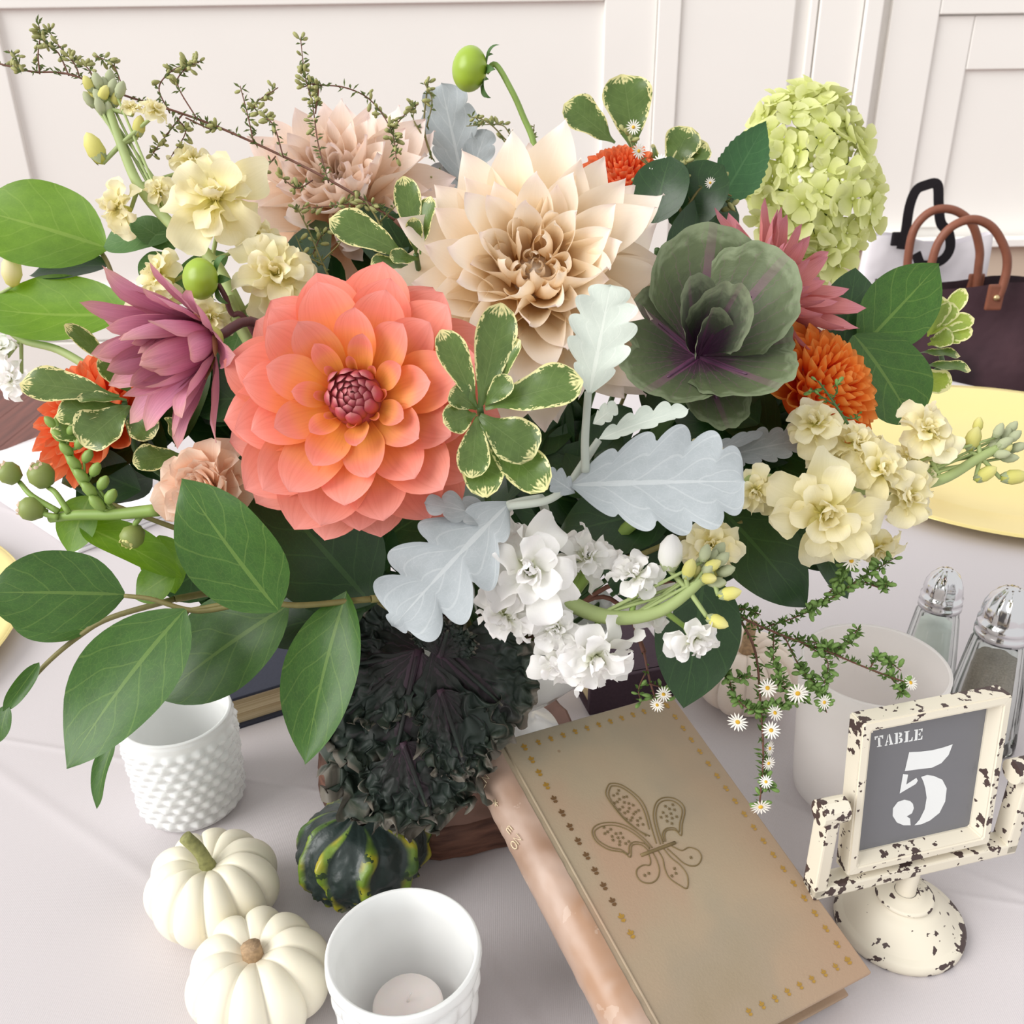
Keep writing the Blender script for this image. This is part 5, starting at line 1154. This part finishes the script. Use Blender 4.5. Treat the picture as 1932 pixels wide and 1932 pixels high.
# dark leaves added in the gaps, standing in for deep shade between the blooms
rnf = random.Random(77)
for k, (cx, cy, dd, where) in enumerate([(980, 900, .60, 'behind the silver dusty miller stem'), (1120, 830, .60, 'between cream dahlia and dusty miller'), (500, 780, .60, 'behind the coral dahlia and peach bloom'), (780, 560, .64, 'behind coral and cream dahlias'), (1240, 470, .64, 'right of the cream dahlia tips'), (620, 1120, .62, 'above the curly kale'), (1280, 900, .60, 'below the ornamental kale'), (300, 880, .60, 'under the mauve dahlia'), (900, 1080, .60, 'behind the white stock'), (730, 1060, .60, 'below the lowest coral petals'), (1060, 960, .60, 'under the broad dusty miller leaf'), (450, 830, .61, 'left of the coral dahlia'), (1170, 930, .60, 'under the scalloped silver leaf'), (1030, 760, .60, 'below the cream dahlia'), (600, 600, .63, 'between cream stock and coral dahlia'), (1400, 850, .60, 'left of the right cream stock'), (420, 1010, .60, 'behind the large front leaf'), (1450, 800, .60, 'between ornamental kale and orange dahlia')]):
    r_ = thing('shade_filler_sprig', P(cx, cy, dd), 'dark filler leaves added to stand in for shade ' + where, 'foliage', 'filler leaves added as shade')
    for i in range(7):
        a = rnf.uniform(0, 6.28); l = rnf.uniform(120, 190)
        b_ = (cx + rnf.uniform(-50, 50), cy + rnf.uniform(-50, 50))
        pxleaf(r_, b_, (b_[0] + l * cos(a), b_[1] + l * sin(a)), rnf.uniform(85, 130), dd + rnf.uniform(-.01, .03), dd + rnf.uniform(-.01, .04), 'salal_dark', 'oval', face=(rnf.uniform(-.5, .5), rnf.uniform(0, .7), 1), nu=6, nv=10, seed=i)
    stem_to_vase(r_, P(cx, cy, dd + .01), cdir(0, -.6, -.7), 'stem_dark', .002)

# ---------------------------------------------------------------- variegated pittosporum
def pitto(c, d, label, leaves, mat='pitto', tail=(0, -.6, -.8)):
    r_ = thing('pittosporum_sprig', P(*c, d), label, 'foliage', 'variegated pittosporum sprigs')
    for k, L in enumerate(leaves):
        b_, t_, w_ = L[:3]; fc = L[3] if len(L) > 3 else (0, .1, 1); kw = dict(L[4]) if len(L) > 4 else {}
        d0, d1 = kw.pop('d', d), kw.pop('d1', d - .008); m_ = kw.pop('mat', mat)
        pxleaf(r_, b_, t_, w_, d0, d1, m_, 'pitto', face=fc, cup=kw.pop('cup', .45), bend=kw.pop('bend', .3), wave=kw.pop('wave', .05), wf=2.2, seed=k + 3, nu=10, nv=16, **kw)
    branch(r_, [c, (c[0] + 4, c[1] + 25), (c[0] + 10, c[1] + 50)], [d, d + .015, d + .03], .0016, .0018, 'stem_dark', 'stem'); stem_to_vase(r_, P(c[0] + 10, c[1] + 50, d + .03), cdir(*tail), 'stem_dark', .0018)
pitto((905, 768), .43, 'variegated pittosporum sprig with cream leaf edges right of the coral dahlia', [
    ((905, 770), (948, 572), 80, (.1, -.1, 1)), ((900, 770), (832, 622), 62, (.3, -.1, 1)), ((915, 770), (1100, 718), 92, (.1, .35, 1)), ((900, 772), (850, 735), 58, (.2, .2, 1), dict(d1=.425)),
    ((898, 780), (838, 800), 62, (.2, .2, 1)), ((905, 785), (1008, 862), 100, (0, .4, 1)), ((900, 785), (888, 902), 66, (.2, .3, 1)), ((915, 765), (965, 712), 46, (-.2, 0, 1), dict(d1=.42)), ((905, 800), (1030, 925), 86, (0, .3, 1), dict(d=.442)), ((900, 800), (915, 938), 80, (.1, .3, 1), dict(d=.445)), ((905, 770), (980, 640), 50, (-.6, 0, .8), dict(d=.436))])
pitto((785, 480), .545, 'variegated pittosporum sprig between the coral and cream dahlias', [
    ((770, 485), (622, 412), 74, (-.1, .3, 1)), ((785, 475), (762, 332), 52, (.1, -.1, 1)), ((792, 480), (812, 370), 48, (-.5, 0, .8)), ((790, 490), (735, 485), 40, (0, .4, .9)), ((785, 480), (780, 410), 34, (.1, 0, 1), dict(d1=.535)), ((770, 500), (700, 500), 44, (0, .4, .9), dict(d=.55))])
pitto((235, 760), .53, 'variegated pittosporum sprig below the mauve dahlia at the left', [
    ((225, 748), (38, 722), 74, (-.1, .4, 1)), ((235, 765), (105, 785), 66, (-.1, .4, 1)), ((245, 765), (155, 840), 100, (0, .3, 1), dict(d1=.515)), ((240, 755), (145, 752), 36, (0, .7, .7)), ((240, 775), (290, 825), 62, (.1, .3, 1)), ((235, 790), (95, 815), 70, (-.2, .2, 1), dict(d=.54)), ((345, 858), (250, 872), 58, (0, .3, 1), dict(d=.535)), ((330, 840), (335, 800), 62, (-.3, .1, .9), dict(d=.54)), ((225, 700), (122, 612), 36, (-.3, .5, .8), dict(d=.55)), ((250, 745), (190, 670), 46, (.2, 0, 1), dict(d=.545))])
pitto((1215, 300), .715, 'upright variegated pittosporum leaves behind the red-orange dahlia', [
    ((1195, 285), (1176, 140), 96, (0, 0, 1)), ((1160, 270), (1065, 195), 76, (.2, .1, 1)), ((1225, 330), (1232, 272), 40, (.8, .2, .5)), ((1260, 330), (1302, 240), 70, (-.1, .1, 1)), ((1250, 350), (1335, 270), 66, (0, .3, .9)), ((1270, 350), (1330, 300), 60, (0, .3, .9))])
pitto((1770, 640), .645, 'yellow-green young pittosporum tip at the right edge of the bouquet', [
    ((1760, 625), (1822, 545), 34), ((1760, 625), (1800, 572), 40), ((1755, 630), (1838, 600), 36, (0, .3, 1)), ((1755, 640), (1835, 622), 40, (0, .2, 1)), ((1755, 640), (1815, 640), 38, (0, .5, .9)), ((1750, 635), (1780, 560), 42), ((1750, 650), (1800, 635), 44, (0, .4, .9), dict(d1=.635)),
    ((1730, 665), (1812, 672), 34, (0, .7, .6), dict(mat='pitto')), ((1735, 690), (1832, 698), 40, (0, .7, .6), dict(mat='pitto')), ((1700, 700), (1790, 735), 62, (0, .3, .9), dict(d=.665))], 'pitto_tip', (-.7, -.5, -.4))

# ---------------------------------------------------------------- dusty miller
def lobes(base, n, depth, fwd=.55, ph=.0):
    pf = PR[base]
    def f(v):
        q = (v * n + ph) % 1.0; s = (q / fwd) if q < fwd else (1 - q) / (1 - fwd)
        return pf(v) * (1 - depth + depth * abs(sin(pi * q)) ** .55)
    return f
def dusty(c, d, label, leaves, stems, tail):
    r_ = thing('dusty_miller', P(*c, d), label, 'foliage', 'silver dusty miller')
    for k, (b_, t_, w_, fc, n, dep, kw) in enumerate(leaves):
        kw = dict(kw); d0, d1, m_ = kw.pop('d', d), kw.pop('d1', d), kw.pop('mat', 'dusty')
        o = pxleaf(r_, b_, t_, w_, d0, d1, m_, lobes('oval', n, dep, ph=kw.pop('ph', 0)), face=fc, nu=14, nv=84, seed=k, cup=kw.pop('cup', .3), bend=kw.pop('bend', .3), wave=kw.pop('wave', .05), wf=3, sweep=.45, **kw)
    for s in stems: branch(r_, s[0], s[1], .0022, .0018, 'dusty_stem', 'stem')
    stem_to_vase(r_, P(*tail[0], tail[1]), cdir(*tail[2]), 'dusty_stem', .0024)
dusty((1075, 918), .45, 'silver dusty miller with broad scalloped leaves in the centre front', [
    ((1075, 915), (1405, 908), 215, (.05, .25, 1), 5, .34, dict(bend=.15, d=.455, d1=.44, wave=.03)),
    ((1112, 745), (1152, 538), 132, (-.05, .1, 1), 5, .38, dict(mat='dusty_pale', d=.44, d1=.435, bend=.2)),
    ((1128, 830), (1300, 772), 62, (-.1, .6, .8), 5, .5, dict(mat='dusty_pale', d=.46, d1=.455, cup=.8)),
    ((1120, 800), (1165, 765), 40, (0, .3, .9), 3, .4, dict(mat='dusty_pale', d=.46)),
    ((1085, 930), (1030, 895), 52, (0, .3, .9), 3, .4, dict(d=.455))],
    [([(1105, 890), (1104, 830), (1110, 740)], [.455, .45, .44]), ([(1075, 915), (1110, 860), (1130, 830)], .46), ([(960, 955), (1030, 945), (1075, 917)], [.47, .462, .455])], ((960, 955), .47, (-.2, -.3, -.9)))
dusty((970, 948), .46, 'greyish lilac dusty miller leaf hanging under the coral dahlia', [
    ((960, 950), (742, 1182), 205, (-.1, .2, 1), 4, .55, dict(d=.47, d1=.455, bend=.35, ph=.3)), ((955, 985), (800, 950), 70, (0, .5, .8), 4, .4, dict(d=.478))],
    [([(1020, 940), (985, 945), (955, 952)], [.475, .472, .47])], ((1020, 940), .475, (.1, -.3, -.9)))
dusty((1480, 850), .565, 'grey dusty miller leaf half hidden behind the right cream stock', [
    ((1330, 872), (1532, 828), 80, (0, .5, .8), 7, .3, dict(d=.57, d1=.565)), ((1320, 868), (1440, 815), 34, (0, .6, .7), 4, .3, dict(d=.56))], [([(1250, 900), (1330, 872)], .57)], ((1250, 900), .572, (-.5, -.4, -.7)))
dusty((870, 320), .71, 'pale grey dusty miller leaf standing behind the cream dahlia', [
    ((875, 350), (832, 158), 108, (.1, .0, 1), 3, .25, dict(bend=.1)), ((885, 345), (918, 245), 60, (0, .1, 1), 3, .3, {}), ((870, 360), (812, 315), 46, (0, .2, 1), 3, .4, {})], [([(890, 420), (880, 350)], .712)], ((890, 420), .715, (0, -.8, -.4)))

# ---------------------------------------------------------------- aster sprigs
def needle_leaf(mb, p, dirv, L, w):
    side = dirv.cross(cdir(0, 0, 1)); side = side.normalized() * w if side.length > 1e-6 else Vector((w, 0, 0)); q = p + dirv * L; m = p + dirv * L * .5 + cdir(0, 0, 1) * w
    k = len(mb.V); mb.V += [p, m + side, q, m - side, m - cdir(0, 0, 1) * w * 1.6]; mb.U += [(.5, .5)] * 5; mb.F += [(k, k + 1, k + 2, k + 4), (k, k + 4, k + 2, k + 3), (k, k + 3, k + 2, k + 1)]
_daisy = {}
def daisy(parent, px, py, d, rpx, axv):
    if not _daisy:
        mb = MB()
        for i in range(15): mb.add(petal(1, .2, 'narrow', .3, -.1, nu=2, nv=4), Matrix.Rotation(i * 2 * pi / 15, 4, 'Z') @ Matrix.Translation((0, .16, 0)) @ Matrix.Rotation(.15, 4, 'X'))
        _daisy['r'] = mb.mesh('aster_bloom', M['ray']); _daisy['c'] = MB().add(blob((0, 0, .05), .25, .25, .16, 10, 6)).mesh('disc', M['disc'])
    Mx = zframe(P(px, py, d), cdir(*axv), 0, rpx * d / FPX); o = obj('aster_bloom', _daisy['r'], parent, Mx); obj('disc', _daisy['c'], o, Mx)
def aster(c, d, label, main, branches, seed, mat_t='twig', mat_n='needle', dens=1.0, budr=6.5, daisies=(), nl=11, tail=None, budp=.5):
    rn = random.Random(seed); r_ = thing('aster_sprig', P(*c, d), label, 'foliage', 'aster sprigs'); nb, bb = MB(), MB()
    s = d / FPX
    for k, pts in enumerate(main + branches):
        w3 = [P(x, y, d + rn.uniform(-.004, .004) if i else d) for i, (x, y) in enumerate(pts)]
        MB().add(tube(w3, (2.6 if k < len(main) else 1.5) * s, (1.6 if k < len(main) else .9) * s, 6, 6)).obj('twig', M[mat_t], r_)
        c3 = catmull(w3, 14); ln = sum((a - b).length for a, b in zip(c3, c3[1:])); n = int(ln / (5.5 * s) * dens * (1 if k >= len(main) else .45))
        for i in range(n):
            f = rn.random() ** (.8); p = c3[min(len(c3) - 1, int(f * (len(c3) - 1)))]; dv = (cdir(rn.uniform(-1, 1), rn.uniform(-.6, 1), rn.uniform(-.8, .8)))
            needle_leaf(nb, p, dv, rn.uniform(.7, 1.4) * nl * s, rn.uniform(1.4, 2.6) * s)
            if f > (.35 if k >= len(main) else .9) and rn.random() < budp:
                q = p + dv * rn.uniform(8, 16) * s; MBt = tube([p, q], .7 * s, .7 * s, 4, 1, False); nb.add(MBt)
                bb.add(lathe([(0, -1.4), (.42, -.9), (.6, .1), (.42, .9), (0, 1.2)], 7), zframe(q, dv, 0, budr * s * rn.uniform(.7, 1.15)))
    nb.obj('needle_leaves', M[mat_n], r_, kind='stuff', smooth=False)
    if bb.V: bb.obj('flower_buds', M['bud_yellow'] if mat_n == 'needle' else M['needle_d'], r_, kind='stuff')
    for dz in daisies: daisy(r_, dz[0], dz[1], d - .006, dz[2], dz[3] if len(dz) > 3 else (rn.uniform(-.5, .5), rn.uniform(-.3, .5), 1))
    if tail: stem_to_vase(r_, P(*tail[0], d), cdir(*tail[1]), mat_t, .0015)
aster((740, 412), .60, 'long bare aster twig sweeping across the upper left', [[(745, 415), (640, 350), (530, 293), (400, 235), (300, 200), (235, 180), (130, 140), (60, 135), (-10, 118)]],
      [[(130, 143), (110, 100), (85, 80), (70, 38)], [(150, 145), (140, 120), (110, 85), (90, 55)], [(180, 155), (165, 128), (130, 105)], [(235, 180), (215, 125), (180, 105)], [(75, 140), (72, 100), (78, 60)], [(40, 132), (30, 110), (15, 95)], [(320, 213), (300, 165), (330, 130), (375, 118)], [(370, 222), (335, 160), (350, 130), (378, 116)], [(345, 215), (310, 260), (285, 295)], [(350, 222), (400, 245), (410, 240)], [(335, 225), (350, 250), (320, 300)], [(478, 268), (468, 220), (453, 162)], [(535, 298), (515, 235), (480, 200), (525, 165)], [(620, 345), (600, 270), (590, 200), (575, 140), (567, 72)], [(595, 215), (600, 160), (570, 165)], [(590, 160), (650, 165), (700, 190), (738, 245), (748, 300)], [(520, 295), (490, 330), (458, 362)], [(590, 340), (560, 355), (525, 330)], [(735, 410), (690, 385), (560, 395)], [(735, 250), (765, 215), (788, 196)], [(660, 400), (610, 440), (590, 480)]],
      1, dens=1.7, nl=13, tail=((745, 415), (.6, -.6, -.4)))
aster((1000, 330), .69, 'small aster twigs behind the cream dahlia near the tall bud', [[(1010, 340), (985, 300), (950, 265)], [(815, 300), (800, 240), (808, 150)]], [[(985, 300), (960, 250), (940, 235), (880, 238)], [(960, 270), (920, 230), (885, 220)], [(1000, 310), (1005, 265), (1008, 235)], [(800, 260), (780, 225), (785, 200)], [(805, 240), (815, 190), (800, 155)], [(830, 320), (820, 340), (800, 345)]], 2, 'twig_green', tail=((1010, 340), (0, -.8, -.4)))
aster((1300, 350), .66, 'aster tips with tiny white flowers above the ornamental kale', [[(1290, 420), (1270, 360), (1215, 300)], [(1290, 400), (1330, 350), (1380, 370)]], [[(1270, 360), (1225, 330), (1195, 345)], [(1330, 350), (1345, 330), (1375, 350)], [(1340, 352), (1370, 380), (1388, 400)], [(1240, 325), (1200, 290), (1180, 240)], [(1300, 380), (1310, 330), (1290, 300)]], 3, 'twig_green', budr=8, daisies=((1205, 285, 14), (1195, 240, 13), (1245, 305, 14), (1225, 330, 12), (1265, 345, 11), (1340, 345, 10)), tail=((1290, 420), (0, -.6, -.7)))
aster((1350, 1130), .54, 'flowering aster sprig with white daisies hanging at the lower right', [[(1330, 1115), (1400, 1165), (1480, 1200), (1550, 1225), (1640, 1262), (1715, 1290)], [(1395, 1165), (1425, 1230), (1435, 1330), (1440, 1430), (1432, 1528)]],
      [[(1430, 1188), (1500, 1165), (1550, 1140), (1620, 1095), (1690, 1052)], [(1550, 1138), (1590, 1085), (1605, 1055)], [(1620, 1095), (1665, 1110), (1672, 1100)], [(1480, 1200), (1510, 1260), (1545, 1300), (1560, 1345)], [(1510, 1212), (1560, 1245), (1555, 1290)], [(1550, 1225), (1590, 1220), (1620, 1185)], [(1500, 1205), (1545, 1215), (1580, 1235)], [(1640, 1262), (1660, 1240), (1700, 1265)], [(1680, 1278), (1700, 1300), (1698, 1305)], [(1370, 1250), (1385, 1310), (1420, 1340), (1470, 1330)], [(1365, 1255), (1375, 1280), (1420, 1275)], [(1430, 1290), (1465, 1290), (1500, 1310), (1530, 1300)], [(1435, 1340), (1480, 1330), (1520, 1320)], [(1440, 1430), (1445, 1470), (1450, 1490)], [(1460, 1195), (1460, 1250), (1480, 1290)], [(1380, 1150), (1410, 1150), (1435, 1160)]],
      4, 'twig', 'needle_d', 4.0, 7.5, ((1448, 1298, 17, (0, .1, 1)), (1392, 1362, 18, (-.4, -.3, .8)), (1505, 1308, 19), (1455, 1378, 16), (1452, 1412, 14, (.6, 0, .6)), (1450, 1440, 13), (1435, 1522, 18, (0, -.5, .8)), (1606, 1058, 18, (0, .2, 1)), (1718, 1288, 14), (1462, 1345, 15), (1555, 1325, 14), (1445, 1475, 12)), 14, ((1330, 1115), (-.7, .1, -.6)), .35)
aster((1240, 1300), .55, 'short aster tip resting at the top of the tan book', [[(1215, 1230), (1225, 1280), (1240, 1330)]], [[(1220, 1265), (1205, 1300), (1210, 1325)], [(1225, 1290), (1250, 1300), (1258, 1325)]], 5, 'twig', 'needle_d', 1.6, 6.5, ((1252, 1310, 14), (1240, 1330, 13)), 10, ((1215, 1230), (-.2, .6, -.7)))
aster((590, 470), .585, 'aster tips showing between the blush dahlia and the cream stock', [[(640, 560), (610, 500), (585, 440)], [(730, 470), (715, 420), (690, 380)]], [[(610, 500), (575, 480), (560, 450)], [(610, 490), (640, 460), (650, 440)], [(585, 440), (565, 400), (560, 390)], [(715, 420), (740, 395), (755, 380)]], 6, 'twig_green', tail=((640, 560), (.2, -.7, -.6)))
aster((1555, 720), .52, 'dark little aster tip lying over the orange ball dahlia', [[(1600, 800), (1570, 755), (1545, 720)]], [[(1575, 765), (1545, 745), (1530, 735)], [(1570, 755), (1580, 735), (1575, 725)], [(1590, 785), (1610, 790), (1620, 780)]], 7, 'stem_dark', 'needle_d', 1.3, 6)
